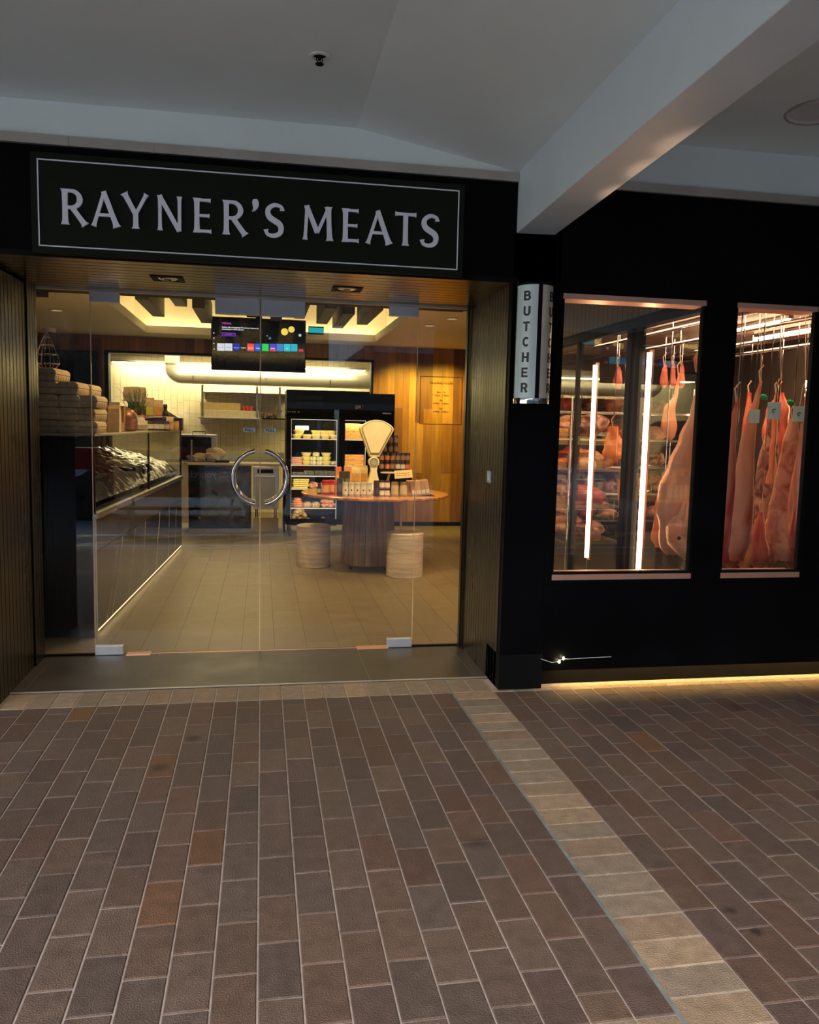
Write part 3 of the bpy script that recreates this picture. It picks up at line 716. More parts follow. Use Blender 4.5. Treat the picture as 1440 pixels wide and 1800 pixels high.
# back wall : timber boards with the kitchen opening
OX0,OX1,OZ=at(192,700,'y',BY).x,at(652,690,'y',BY).x,at(420,628,'y',BY).z
WT=[(.26,.105,.030),(.33,.15,.045),(.21,.085,.028),(.40,.20,.055),(.29,.125,.036),(.18,.075,.026)]
def timber(x0,x1,z0,z1,seed=0,jmp=True,brk=True):
    m=MB(); x=x0
    while x<x1-.01:
        w=min(R.choice([.09,.12,.12,.15]),x1-x); z=z0
        while z<z1-.001:
            h=(z1-z) if not brk else min(R.choice([.7,1.1,1.6,2.4]),z1-z)
            k=R.uniform(.85,1.15); c=R.choice(WT); m.c=tuple(v*k for v in c)
            m.box((x+.0008,BY-.016-R.uniform(0,.004),z),(x+w-.0008,BY,z+h-.0008)); z+=h
        x+=w
    return m
struct(B((IX0,BY,0),(OX0-.05,BY+.12,CZ)).build('wall_back_left',M_blackm)); struct(timber(IX0,OX0-.05,.06,CZ).build('wall_back_left_timber',M_wood))
struct(B((OX1+.03,BY,0),(2.95,BY+.12,CZ)).build('wall_back_right',M_blackm)); struct(timber(OX1+.03,2.95,.06,CZ).build('wall_back_right_timber',M_wood))
struct(B((OX0-.05,BY,OZ+.03),(OX1+.03,BY+.12,CZ)).build('wall_back_header',M_blackm)); struct(timber(OX0-.05,OX1+.03,OZ+.03,CZ,brk=False).build('wall_back_header_timber',M_wood))
m=MB(); m.box((OX0-.05,BY-.02,0),(OX0,BY+.14,OZ+.03)); m.box((OX1,BY-.02,0),(OX1+.03,BY+.14,OZ+.03)); m.box((OX0,BY-.02,OZ),(OX1,BY+.14,OZ+.03))
struct(m.build('trim_6',M_blackm))
struct(B((OX1+.03,BY-.03,0),(2.95,BY-.016,.06)).build('baseboard_back',M_blackm))
# left wall, right return wall
struct(B((IX0-.1,GY-.5,0),(IX0,13.1,CZ)).build('wall_left',mat('timber_brown_wall',(.13,.07,.04),.5,var=.25,scale=6,stretch=(3,3,.2))))
struct(B((2.52,9.62,0),(3.0,9.74,CZ)).build('wall_right_return',M_blackm)); struct(B((2.95,9.7,0),(3.05,BY+.1,CZ)).build('wall_right_far',mat('timber_brown_wall',(.13,.07,.04),.5)))
# kitchen
KY=13.0
m=MB(); x=-3.3
tw=.092
while x<2.3:
    z=.0-R.uniform(0,.19)
    while z<2.5:
        k=R.uniform(.95,1.03); m.c=(.74*k,.67*k,.47*k)
        m.box((x+.0015,KY-.008,max(0,z)+.0015),(x+tw-.0015,KY,z+.19-.0015)); z+=.19
    x+=tw
struct(m.build('wall_kitchen_tiles',M_wtile,bevel=0)); struct(B((-3.4,KY-.003,0),(2.4,KY+.1,2.6)).build('wall_kitchen',mat('tile_grout_brown',(.20,.17,.13),.9)))
struct(B((2.3,BY+.12,0),(2.4,KY,2.6)).build('wall_kitchen_side',M_tile))
struct(B((-3.4,BY+.1,2.42),(2.4,KY+.1,2.5)).build('ceiling_kitchen',M_tile))
t=thing('kitchen_light_bar','long bright LED bar along the top of the tiled kitchen wall','light bar',(-.3,KY-.10,2.27))
B((-1.9,-.02,-.012),(1.9,.02,0)).build('led_strip',E_kitch,t); B((-1.92,-.03,0),(1.92,.10,.03)).build('housing',M_steel,t)

# ================================================================== SCREENS & CEILING ITEMS
VY=10.45
v0=at(371,556,'y',VY); v1=at(538,563,'y',VY); v2=at(538,655,'y',VY); v3=at(372,650,'y',VY)
vx0,vx1=v0.x,v1.x; vz1=(v0.z+v1.z)/2; vz0=(v2.z+v3.z)/2; vw=vx1-vx0; vh=vz1-vz0
t=thing('television','wide black television hanging from the ceiling, lit with a home screen of app tiles','television',((vx0+vx1)/2,VY,vz0))
B((-vw/2,0,0),(vw/2,.045,vh)).build('housing',M_blackm,t,bevel=.004)
B((-vw/2+.008,-.002,.012),(vw/2-.008,.001,vh-.008)).build('screen',M_darkgl,t)
B((-.04,.045,vh*.4),(.04,.09,cz-vz0)).build('ceiling_bracket',M_blackm,t)
def vs(u,v): return (-vw/2+u/1440*0+u*vw, -.0035, vh*(1-v))
def rect(c,u0,v0,u1,v1,y=-.0035,nm='app_tile'):
    pix=MB(); pix.c=c; a=vs(u0,v0); b=vs(u1,v1); pix.add([(a[0],y,a[2]),(b[0],y,a[2]),(b[0],y,b[2]),(a[0],y,b[2])],[(0,1,2,3)]); return pix.build(nm,E_tone,t)
# u,v measured on the crop of the screen
def U(px): return (px-50)/1335
def V(py,px=0): return (py-60-(px-50)*.028)/740
tiles=[(135,235,(.62,.68,.80)),(240,345,(.62,.68,.80)),(360,445,(.01,.03,.35)),(555,650,(.85,.06,.06)),(660,745,(.02,.10,.75)),(760,855,(.02,.62,.10)),(868,960,(.10,.05,.6)),(968,1062,(.04,.22,.62)),(1070,1165,(.03,.50,.62)),(1172,1265,(.02,.42,.58)),]
for a,b,c in tiles:
    rect(c,U(a),V(432,a),U(b),V(535,a))
rect((.80,.05,.10),U(868),V(510,868),U(960),V(535,868),-.004); rect((.7,.03,.08),U(1282),V(515,1282),U(1350),V(535,1282))
rect((.20,.04,.55),U(200),V(282,200),U(392),V(330,200)); rect((.05,.01,.14),U(206),V(288,200),U(386),V(324,200),-.004)
for cxp,cyp,r,c in ((1080,262,50,(.85,.65,.10)),(1178,228,45,(.85,.65,.10)),(1300,308,20,(.35,.65,.60)),(872,355,18,(.05,.18,.30)),(832,322,8,(.6,.6,.6)),(88,292,9,(.6,.6,.6)),(88,362,9,(.6,.6,.6)),(88,438,9,(.6,.6,.6)),(92,515,9,(.6,.6,.6))):
    pix=MB(); pix.c=c; ct=vs(U(cxp),V(cyp,cxp)); rr=r/1335*vw
    pix.add([(ct[0]+rr*math.cos(2*PI*i/20),-.004,ct[2]+rr*math.sin(2*PI*i/20)) for i in range(20)],[tuple(range(20))]); pix.build('screen_symbol',E_tone,t)
def wr(s,u,v,size,c,sp=1,off=0):
    me=text_me(s,size,offset=off,spacing=sp); tx=MB(); tx.c=c; p=vs(U(u),V(v,u)); tx.mesh(me,lambda q:(p[0]+q.x,-.0048,p[2]+q.y)).build('screen_lettering',E_tone,t)
wr('VIDAA',200,168,.036,(.55,.06,.50),1.1,.0006); wr('Explore fully of streaming TV and more features by',200,215,.0215,(.8,.8,.8),1,.0006); wr('connecting to a WiFi network.',200,243,.0215,(.8,.8,.8),1,.0006)
wr('Connect',248,313,.022,(.45,.2,.8)); wr('Disney+',365,500,.020,(.7,.75,.9))
for a,b,v,c in ((468,535,488,(.6,.6,.6)),(1285,1345,500,(.6,.04,.08)),(150,222,484,(.3,.3,.45)),(255,332,484,(.3,.3,.45)),(680,735,492,(.6,.7,.9)),(565,640,478,(.8,.5,.5)),(565,640,500,(.8,.5,.5)),(1105,1130,490,(.7,.8,.85)),(880,945,490,(.7,.7,.9))): rect(c,U(a),V(v,a),U(b),V(v+10,a),-.0045)

p=at(559,581,'y',10.62)
t=thing('insect_light_trap','small glowing teal light box beside the right edge of the television','light box',(p.x,10.62,p.z))
B((-.12,0,-.045),(.075,.05,.05)).build('case',M_blackm,t,bevel=.003); B((-.115,-.003,-.032),(.068,.0,.035)).build('glow_panel',E_exit,t)
p=at(87,577,'z',CZ)
t=thing('security_camera','small white dome security camera on the shop ceiling at the far left','security camera',(p.x,p.y,CZ))
MB().lathe([(.075,0),(.075,-.03),(.06,-.05),(.05,-.05)],(0,0,0),24).build('base',M_white,t,smooth=40); MB().lathe([(.052,-.045),(.048,-.075),(.03,-.095),(.001,-.102)],(0,0,0),20).build('dome',M_darkgl,t,smooth=60)
# black board/screen on back wall at left
d0=at(76,614,'y',BY-.08); d1=at(171,622,'y',BY-.08)
t=thing('wall_screen','large switched-off black screen on the timber back wall at the left, behind the egg cartons','screen',((d0.x+d1.x)/2,BY-.06,1.15))
B(((d0.x-d1.x)/2,-.04,0),((d1.x-d0.x)/2,.04,d0.z-1.15)).build('housing',M_blackm,t,bevel=.004); B(((d0.x-d1.x)/2+.012,-.043,.012),((d1.x-d0.x)/2-.012,-.040,d0.z-1.15-.012)).build('screen',M_darkgl,t)
# round ceiling speakers/downlights on the right side of shop ceiling
def cl(px,py,lab):
    p=at(px,py,'z',CZ); t=thing('ceiling_downlight',lab,'downlight',(p.x,p.y,CZ-.001))
    MB().lathe([(.075,0),(.08,-.004),(.06,-.008),(.055,.0)],(0,0,0),28).build('ring',M_white,t,smooth=40)
    MB().lathe([(.055,-.002),(.001,-.004)],(0,0,0),24).build('lamp',emitmat('downlight_glow',(1,.8,.5),.5),t); return p
for px,py,lab in ((756,572,'round downlight in the ceiling right of the lit recess, seen past the right door'),(795,560,'round ceiling downlight near the right wall, nearest the doors'),(100,545,'round downlight at the left end of the shop ceiling')):
    cl(px,py,lab)

# ================================================================== COUNTER / DISPLAY CASE
CA=-2.71*PI/180
cnt=thing('display_counter','long glass-fronted meat display counter with a dark marble base, running back from the left door','display counter',(-1.05,5.47,0),CA)
CL=3.80; CD=.85
# local: +y along the counter, -x behind
B((-CD,0,.05),(-.012,CL,.775)).build('base_cabinet',M_blackm,cnt)
m=MB(); ns=4
for i in range(2): m.box((-.012,i*CL/2+.002,.045),(.0,(i+1)*CL/2-.002,.56))
fp=m.build('marble_panel',M_marble,cnt,bevel=.001)
B((-.014,0,.565),(-.002,CL,.775)).build('upper_panel',mat('bronze_panel',(.055,.045,.032),.4,var=.1,metal=.3),cnt)
for (u0,z0,u1,z1) in ((.25,.06,.62,.52),(.42,.05,.78,.55),(.95,.05,1.25,.55),(1.5,.06,1.68,.56),(2.15,.05,2.4,.56),(2.85,.05,2.95,.56),(3.3,.05,3.4,.5)):
    pts=[]
    for k in range(9):
        q=k/8; pts.append((.0012,u0+(u1-u0)*q+R.uniform(-.012,.012),z0+(z1-z0)*q))
    MB().tube(pts,[.0016+R.uniform(-.0006,.001) for _ in pts],4).build('marble_vein',mat('vein_white',(.45,.38,.28),.4,var=.3,scale=30),fp)
B((-.05,0,.775),(.014,CL,.815)).build('ledge_trim',M_steel,cnt,bevel=.003)
B((-.012,-.03,0),(.004,.0,.80)).build('end_trim',M_patch,cnt,bevel=.001)
B((-CD,-.01,0),(-.012,.0,1.30)).build('end_panel',M_black,cnt)
B((-CD+.05,.02,.0),(-.03,CL-.02,.05)).build('plinth',M_blackm,cnt)
B((-.02,.02,.03),(-.005,CL-.02,.043)).build('plinth_light',emitmat('led_plinth',(1,.75,.35),2.2),cnt)
B((-CD,0,.80),(-.05,CL,.83)).build('display_deck',M_blackm,cnt)
def pn(m,x,y0,y1,z0,z1): m.add([(x,y0,z0),(x,y1,z0),(x,y1,z1),(x,y0,z1)],[(0,1,2,3)])
for i in range(2):
    m=MB(); pn(m,-.004,i*CL/2+.006,(i+1)*CL/2-.006,.815,1.305); m.build('front_glass',M_glass3,cnt)
for y in (0,CL/2,CL):
    B((-.02,y-.008,.815),(.0,y+.008,1.305)).build('glass_post',M_blackm,cnt); B((-CD,y-.008,.83),(-CD+.02,y+.008,1.305)).build('glass_post',M_blackm,cnt)
# top shelf: near part solid (eggs), all glass/steel edge
B((-CD,0,1.305),(.004,CL,1.322)).build('top_shelf',mat('shelf_top_stone',(.30,.27,.22),.2,var=.08),cnt,bevel=.002)
# crinkled film over the meat
def crink(u0,u1,n=90,mm=26,zb=.86,hh=.26,seed=0):
    rr=random.Random(seed); vs=[];fs=[]
    ph=[(rr.uniform(8,40),rr.uniform(4,22),rr.uniform(0,6),rr.uniform(.006,.016)) for _ in range(14)]
    for i in range(n+1):
        for j in range(mm+1):
            y=u0+(u1-u0)*i/n; x=-.035-(CD-.12)*j/mm; q=j/mm
            z=zb+hh*(q**.8)*(.8 if q<.85 else .8)+sum(a*abs(math.sin(fy*y+fx*x*2+p)) for fy,fx,p,a in ph)*.55*(min(1,q*5+.2))
            vs.append((x,y,z))
    for i in range(n):
        for j in range(mm):
            a=i*(mm+1)+j; fs.append((a,a+1,a+mm+2,a+mm+1))
    return MB().add(vs,fs)
f=crink(.05,CL-.05,n=150,mm=34).build('film_cover',M_film,smooth=50); f.parent=cnt; f['label']='wrinkled clear film over dark meat trays'
# price/label plates seen at the foot of the glass
# far-end low glass guard & end pillar
cm=cnt.matrix_basis
def cl2w(x,y,z): 
    c,s=math.cos(CA),math.sin(CA); return (-1.05+x*c-y*s, 5.47+x*s+y*c, z)

# --- egg cartons on the near end
TZ=1.3225
egg=thing('egg_carton','x','egg carton')
def dz_carton(L=.30,Wd=.105):
    m=MB(); 
    m.c=(.4,.3,.2)
    # bottom half: row of rounded cups, top half: bevelled lid
    m.prismX([(-.056,0),(.056,0),(.068,.040),(-.068,.040)],-L/2,L/2)
    return m
bt=dz_carton().build('carton_base',M_pulp,egg,bevel=.006)
m=MB(); m.prismX([(-.070,.041),(.070,.041),(.064,.066),(.048,.0805),(-.048,.0805),(-.064,.066)],-.152,.152)
ld=m.build('carton_lid',M_pulp,egg,bevel=.007)
for s in (-1,1):
    m=MB()
    for i in range(6): m.lathe([(.018,0),(.0235,.020),(.021,.038)],(-.125+.05*i,s*.046,.001),10)
    m.build('egg_cup_row',M_pulp,egg,smooth=50)
pl_=B((-.075,-.035,.0806),(.075,.035,.0825)).build('carton_label',mat('carton_label_pink',(.62,.30,.26),.6,var=.3,scale=60),egg)
EH=.0835
eggd=[(86,5.62,[0,1,2,3,4],'left stack'),(121,5.61,[0,1,2,3],'middle stack'),(153,5.63,[0,1,2],'right stack, by the door edge'),(118,5.98,[0,1,2,3],'rear middle stack'),(146,5.97,[0,1,2,3],'rear right stack')]
lvn=['bottom of the ','second up in the ','third up in the ','fourth up in the ','topmost of the ']
first=True
for px,y,ls,ds in eggd:
    for l in ls:
        w=(at(px,740,'y',y).x+R.uniform(-.006,.006),y+.15+R.uniform(-.01,.01),TZ+l*EH); lab='grey-brown egg carton, '+lvn[l]+ds
        if first: o=egg; o.location=w; o.rotation_euler=(0,0,CA+PI/2); o['label']=lab; o['group']='egg cartons stacked on the counter end'; first=False
        else: dup(egg,w,CA+PI/2+R.uniform(-.04,.04),lab)
# wire egg basket on top
w=(at(84,650,'y',5.75).x,5.75,TZ+5*EH)
t=thing('wire_basket','tall pointed wire basket standing on top of the egg cartons','wire basket',w)
m=MB(); zz=[0,.03,.09,.15,.20,.235]; rr_=[.05,.075,.068,.045,.022,.006]
for z,r in zip(zz,rr_): m.tube([(r*math.cos(a*PI/8),r*math.sin(a*PI/8),z) for a in range(16)],.0013,5,closed=True)
for k in range(8): m.tube([(r*math.cos(k*PI/4),r*math.sin(k*PI/4),z) for z,r in zip(zz,rr_)],.0013,5)
m.build('wire_frame',M_chrome,t)
# paper bags on the counter top
def paperbag(w,h,d,name='paper_bag',col=(.42,.28,.14),lab='',cat='paper bag',loc=None,rz=0,labelcol=None,group=None):
    t=thing(name,lab,cat,loc,rz,group)
    m=MB(); m.c=col
    n=6; rings=[]
    for z,k,kd in ((0,1,1),(h*.6,.98,1),(h*.78,.97,.72),(h*.9,.96,.28),(h,.95,.10)):
        rings.append([(sx*w/2*k+R.uniform(-.002,.002),sy*d/2*kd,z) for sx,sy in ((-1,-1),(0,-1.04),(1,-1),(1,1),(0,1.04),(-1,1))])
    m.loft(rings); m.build('bag_body',M_card,t)
    if labelcol:
        m=MB(); m.c=labelcol; m.box((-w*.36,-d/2-.006,h*.12),(w*.36,-d/2-.003,h*.55)); m.build('bag_label',M_card,t)
    return t
def onC(px,y,z=TZ):   # counter-top point for a photo column at a given world depth
    p=at(px,740,'y',y); return (p.x,y,z)
paperbag(.08,.22,.07,lab='slim cream paper bag standing beside the egg cartons',loc=cl2w(-.06,.86,TZ),rz=CA,col=(.55,.42,.26))
paperbag(.08,.20,.07,lab='cream paper bag leaning behind the egg cartons, left of the slim one',loc=cl2w(-.15,.80,TZ),rz=CA+.3,col=(.5,.38,.22))
t=thing('timber_box','small orange timber display box on the counter between the eggs and the plant','wooden box',cl2w(-.16,1.25,TZ),CA)
m=MB(); m.c=(.52,.30,.10); m.box((-.085,-.06,0),(.085,.06,.07)); m.build('box_body',M_card,t,bevel=.002)
m=MB(); m.c=(.42,.22,.08); m.box((-.06,.02,.07),(.06,.05,.20)); m.box((.062,.0,.0),(.085,.06,.20)); m.build('box_back',M_card,t,bevel=.002)
t=thing('copper_pot','dark round pot with a copper sheen on the counter, left of the plant vase','pot',cl2w(-.16,1.72,TZ))
MB().lathe([(.075,0),(.095,.01),(.10,.09),(.095,.13),(.07,.17),(.03,.19),(.001,.195)],(0,0,0),28).build('pot_body',mat('dull_copper',(.30,.14,.08),.35,metal=.7),t,smooth=50)
# plant in vase
vp=cl2w(-.17,2.25,TZ)
t=thing('potted_rosemary','bushy green herb in a ribbed pale ceramic vase on the counter','potted plant',vp)
m=MB(); n=36; rings=[]
for z,r in ((0,.055),(.01,.075),(.05,.088),(.09,.07),(.12,.052),(.135,.056)):
    rings.append([((r+(.0035 if k%2 else 0))*math.cos(2*PI*k/n),(r+(.0035 if k%2 else 0))*math.sin(2*PI*k/n),z) for k in range(n)])
m.loft(rings); m.build('vase',mat('ribbed_ceramic',(.50,.42,.33),.6,var=.1),t)
m=MB(); rr=random.Random(3)
for k in range(70):
    a=rr.uniform(0,2*PI); sp=rr.uniform(.01,.11); h=rr.uniform(.10,.27); x0,y0=.03*math.cos(a),.03*math.sin(a)
    pts=[(x0,y0,.12),(x0+sp*.5*math.cos(a),y0+sp*.5*math.sin(a),.12+h*.6),(x0+sp*math.cos(a),y0+sp*math.sin(a),.12+h)]
    if k==0: pts=[(0,0,.12),(-.08,0,.3),(-.17,0,.38)]
    m.tube(pts,.0018,4)
    for q in range(9):
        f=q/9*.9+.1; p=Vector(pts[0]).lerp(Vector(pts[2]),f); b=rr.uniform(0,2*PI); l=.022
        d=Vector((math.cos(b)*l,math.sin(b)*l,l*.7)); s=Vector((-math.sin(b),math.cos(b),0))*.003
        m.add([p-s,p+s,p+d],[(0,1,2)])
fo=m.build('foliage',mat('herb_green',(.10,.15,.045),.6,var=.3,scale=30),t); fo['kind']='stuff'
# retail packs, bottles and jars behind/right of the plant
def pk(px,y,dz,w,h,d,col,lab,labelcol=None,rz=0):
    x=onC(px,y)[0]; return paperbag(w,h,d,lab=lab,loc=(x,y,TZ+dz),rz=rz,col=col,labelcol=labelcol,group='brown paper packs on the counter')
st=thing('display_stand','dark stepped rack carrying paper packs on the counter beside the plant','display rack',(onC(272,8.25)[0],8.25,TZ))
m=MB()
m.box((-.26,-.06,.0),(.26,.0,.105)); m.box((-.26,.0,0),(.26,.08,.12)); m.box((-.26,.08,0),(.0,.16,.27))
m.build('rack_body',M_blackm,st,bevel=.003)
for px,y,dz,w,h,col,lc,ds in ((226,8.37,.27,.085,.14,(.36,.25,.15),None,'top tier, first from the left'),(237,8.37,.27,.085,.145,(.38,.27,.16),None,'top tier, second from the left'),(249,8.37,.27,.085,.14,(.40,.28,.17),None,'top tier, third, tall'),
     (252,8.29,.12,.08,.19,(.36,.25,.15),(.05,.05,.06),'middle tier, dark label'),(264,8.29,.12,.085,.19,(.42,.30,.17),(.55,.48,.08),'middle tier, yellow label'),(279,8.29,.12,.085,.17,(.48,.32,.17),(.62,.28,.08),'middle tier, orange label'),(299,8.2,.0,.07,.13,(.45,.30,.18),None,'lone one at the right end')):
    pk(px,y,dz,w,h,.07,col,'folded brown paper pack on the counter rack, '+ds,lc)
def bottle(name,x,y,z,r,h,body,cap,lab,cat='bottle',labcol=None,neck=.4,group=None):
    t=thing(name,lab,cat,(x,y,z),0,group); m=MB(); m.c=body
    m.lathe([(r*.96,0),(r,.004),(r,h*.62),(r*.85,h*.70),(r*neck,h*.78),(r*neck,h*.88)],(0,0,0),18); m.build('bottle_body',M_tone,t,smooth=50)
    m=MB(); m.c=cap; m.lathe([(r*neck*1.15,h*.86),(r*neck*1.15,h*.98),(r*neck*.9,h)],(0,0,0),14); m.build('cap',M_tone,t,smooth=50)
    if labcol: m=MB(); m.c=labcol; m.lathe([(r*1.01,h*.14),(r*1.01,h*.5)],(0,0,0),18); m.build('label_band',M_tone,t,smooth=50)
    return t
bottle('sauce_bottle',onC(240,7.95)[0],7.95,TZ,.034,.20,(.55,.03,.02),(.5,.03,.03),'red sauce bottle in front of the vase, left one',labcol=(.65,.45,.08))
bottle('sauce_bottle',onC(248,7.95)[0],7.95,TZ,.034,.19,(.50,.03,.02),(.5,.03,.03),'red sauce bottle in front of the vase, right one',labcol=(.65,.50,.12))
jarP={}
def jar(name,x,y,z,r,h,body,cap,lab,labcol=None,cat='jar',group=None,mark=False):
    key=(round(r,4),round(h,4),body,cap,labcol,mark)
    if key in jarP:
        return dup(jarP[key],(x,y,z),R.uniform(-.3,.3) if not mark else 0,lab,group)
    t=thing(name,lab,cat,(x,y,z),0,group); m=MB(); m.c=body
    m.lathe([(r*.9,0),(r,.006),(r,h*.74),(r*.9,h*.80)],(0,0,0),18); m.build('jar_body',M_tone,t,smooth=50)
    m=MB(); m.c=cap; m.lathe([(r*.93,h*.80),(r*.95,h*.82),(r*.95,h*.97),(r*.9,h)],(0,0,0),18); m.build('lid',M_tone,t,smooth=50)
    if labcol:
        m=MB(); m.c=labcol; m.lathe([(r*1.012,h*.16),(r*1.012,h*.66)],(0,0,0),18); lb=m.build('label_band',M_tone,t,smooth=50)
        if mark:
            m=MB(); m.c=(.08,.07,.06); m.add([(-.006,-r*1.03,h*.50),(.006,-r*1.03,h*.50),(.007,-r*1.03,h*.42),(0,-r*1.035,h*.36),(-.007,-r*1.03,h*.42)],[(0,1,2,3,4)]); m.build('label_mark',M_tone,lb)
    jarP[key]=t; return t
WW=(.66,.62,.52)
for k,(px,bd,cp,lc,ds) in enumerate(((256,(.45,.42,.10),(.5,.5,.2),WW,'pale green lid, first from the left'),(265,(.03,.02,.02),(.02,.02,.02),WW,'dark, second from the left'),(275,(.03,.02,.02),(.02,.02,.02),WW,'dark, third from the left'),(284,(.03,.02,.02),(.02,.02,.02),WW,'dark, fourth from the left'),(293,(.05,.03,.02),(.02,.02,.02),(.5,.4,.3),'brown label, fifth from the left'),(302,(.42,.25,.12),(.45,.3,.15),(.6,.4,.25),'tan, sixth from the left'),(309,(.50,.28,.06),(.45,.28,.1),None,'orange, last on the right'))):
    x,y,z=onC(px,7.92); jar('preserve_jar',x,y,z,.030,.088,bd,cp,'small jar at the front of the counter top, '+ds,lc,group='jars along the counter top')
bottle('dark_bottle',onC(291,8.25)[0],8.25,TZ+.0,.028,.25,(.02,.015,.01),(.02,.02,.02),'tall dark bottle at the right of the paper packs on the counter',labcol=(.04,.035,.03),neck=.6)
# tap / hood behind: stainless sink hood on the kitchen wall
p=at(270,735,'y',12.7)
t=thing('range_hood','grey stainless hood with sloped ends against the tiled wall, behind the plant','range hood',(p.x-.05,12.7,at(270,745,'y',12.7).z))
MB().prismY([(-.62,0),(.42,0),(.42,.1),(.22,.22),(-.62,.26)],0,.28).build('hood_body',M_steel,t,bevel=.004)

# ================================================================== BACK BENCH
NY=10.62
n0=at(330,813,'y',NY); n1=at(505,815,'y',NY)
bx0,bx1=n0.x+.004,n1.x-.02; bz=n0.z
t=thing('back_bench','black-fronted service bench with a pale stone top across the back of the shop','bench',((bx0+bx1)/2,NY,0))
L2=(bx1-bx0)/2
UX=at(443,815,'y',NY-.1).x-(bx0+bx1)/2
B((-L2,.02,.06),(UX-.01,.62,bz-.03)).build('bench_body',M_darkgl,t); B((-L2-.01,0,bz-.03),(L2,.64,bz)).build('bench_top',mat('pale_stone',(.66,.60,.45),.3,var=.06),t,bevel=.003)
B((-L2,.0,.0),(UX-.01,.6,.05)).build('bench_plinth',M_steel,t); B((L2-.02,.02,0),(L2,.62,bz-.03)).build('bench_end',M_blackm,t); 
m=MB(); m.add([(-L2,.01,.07),(UX-.02,.01,.07),(UX-.02,.01,bz-.04),(-L2,.01,bz-.04)],[(0,1,2,3)]); m.build('front_glass',M_glass3,t)
# end column with plates
p=at(316,815,'y',NY+.02); q=at(332,815,'y',NY+.02)
tag(B((p.x,NY+.02,.12),(q.x-.004,NY+.5,bz)).build('bench_end_cabinet',mat('stone_cladding',(.48,.42,.32),.5,var=.08),bevel=.002),'narrow beige cabinet between the display counter and the black bench','cabinet')
# oven
p=at(316,764,'y',NY+.3); q=at(380,764,'y',NY+.3); pb=at(350,812,'y',NY+.3)
t=thing('bench_oven','square dark-fronted steel oven standing on the back bench at its left end','oven',((p.x+q.x)/2,NY+.3,bz))
w=(q.x-p.x)/2; h=at(350,764,'y',NY+.3).z-bz
B((-w,0,0),(w,.4,h)).build('oven_body',M_steel,t,bevel=.004); B((-w+.015,-.008,.02),(w-.06,0,h-.03)).build('oven_door',M_darkgl,t,bevel=.003)
MB().tube([(-.07,.05,h),(-.07,.05,h+.04),(.09,.05,h+.04),(.09,.05,h)],.006,8).build('top_handle',M_blackm,t,smooth=60)
# glass guard post
p=at(336,800,'y',NY-.0)
t=thing('glass_guard','clear glass guard with a chrome post on the front of the bench','glass guard',(p.x,NY+.05,bz))
MB().cyl((0,0,0),(0,0,.29),.012,n=16).build('post',M_chrome,t,smooth=50)
m=MB(); m.add([(0,0,.02),(.52,0,.02),(.52,0,.28),(0,0,.28)],[(0,1,2,3)]); m.build('glass_panel',M_glass3,t)
# cloth
def lump(name,loc,sx,sy,sz,material,lab,cat,seed,rot=0,amp=.18,n=18,group=None):
    rr=random.Random(seed); m=MB(); m.sphere((0,0,0),1,n,12)
    ph=[(rr.uniform(2,6),rr.uniform(2,6),rr.uniform(2,6),rr.uniform(0,6)) for _ in range(5)]
    out=[]
    for v in m.v:
        k=1+amp*sum(math.sin(a*v[0]+b*v[1]+c*v[2]+d) for a,b,c,d in ph)/2.2
        z=v[2]*k; out.append((v[0]*k*sx,v[1]*k*sy,max(0,(z*.5+.5))*sz))
    m.v=out; o=m.build(name,material,smooth=80); tag(o,lab,cat,group); o.location=loc; o.rotation_euler=(0,0,rot); return o
M_cloth=mat('cream_cloth',(.74,.64,.44),.9,var=.08)
p=at(348,815,'y',NY+.15); lump('folded_cloth',(p.x,NY+.2,bz),.10,.09,.10,M_cloth,'smaller crumpled cream cloth on the bench, near the chrome post','cloth',3,amp=.35)
p=at(368,815,'y',NY+.15); lump('folded_cloth',(p.x+.06,NY+.15,bz),.11,.09,.17,M_cloth,'larger peaked cream cloth on the bench in front of the oven','cloth',5,amp=.35)
p=at(391,815,'y',NY+.15); 
t=thing('card_reader','flat dark ribbed gadget lying on the bench, left of the round door handle','card reader',(p.x,NY+.12,bz)); B((-.09,-.05,0),(.09,.05,.035)).build('reader_body',M_blackm,t,bevel=.01)
m=MB(); 
for i in range(7): m.box((-.07+i*.022,-.03,.035),(-.06+i*.022,.03,.041))
m.build('ribs',M_steel,t)
# stainless unit
p=at(444,815,'y',NY-.1); q=at(492,815,'y',NY-.1)
t=thing('steel_undercounter_unit','stainless steel undercounter unit with a dark slot, seen through the ring handle','steel unit',((p.x+q.x)/2,NY+.01,.20)); w=(q.x-p.x)/2-.01; h=bz-.24
B((-w,0,.10),(w,.5,h)).build('cabinet_body',M_steel,t,bevel=.004); B((-w+.03,-.012,.14),(w-.05,0,h-.12)).build('cabinet_door',mat('scuffed_steel',(.50,.50,.44),.35,metal=.8,var=.15,scale=5),t,bevel=.004)
B((-w+.05,-.004,h-.085),(w-.07,.002,h-.035)).build('vent_slot',M_blackm,t)
for sx in (-1,1): MB().cyl((sx*(w-.04),.1,-.2),(sx*(w-.04),.1,.10),.018,n=12).build('leg',M_chrome,t)
B((-w,.05,-.2),(w,.1,-.02)).build('kick_panel',mat('tan_panel',(.42,.34,.20),.6),t)
# low glass partition (pale green) on bench top
p=at(388,790,'y',11.0); q=at(500,790,'y',11.0)
t=thing('pale_splash_panel','low pale green glass panel standing along the rear of the bench','glass panel',((p.x+q.x)/2,11.1,bz)); B(((p.x-q.x)/2,0,0),((q.x-p.x)/2,.01,at(440,795,'y',11.1).z-bz)).build('panel',mat('pale_green_glass',(.50,.58,.45),.2,var=.05),t); B(((p.x-q.x)/2,-.02,0),((q.x-p.x)/2,.03,.012)).build('base_rail',M_steel,t)
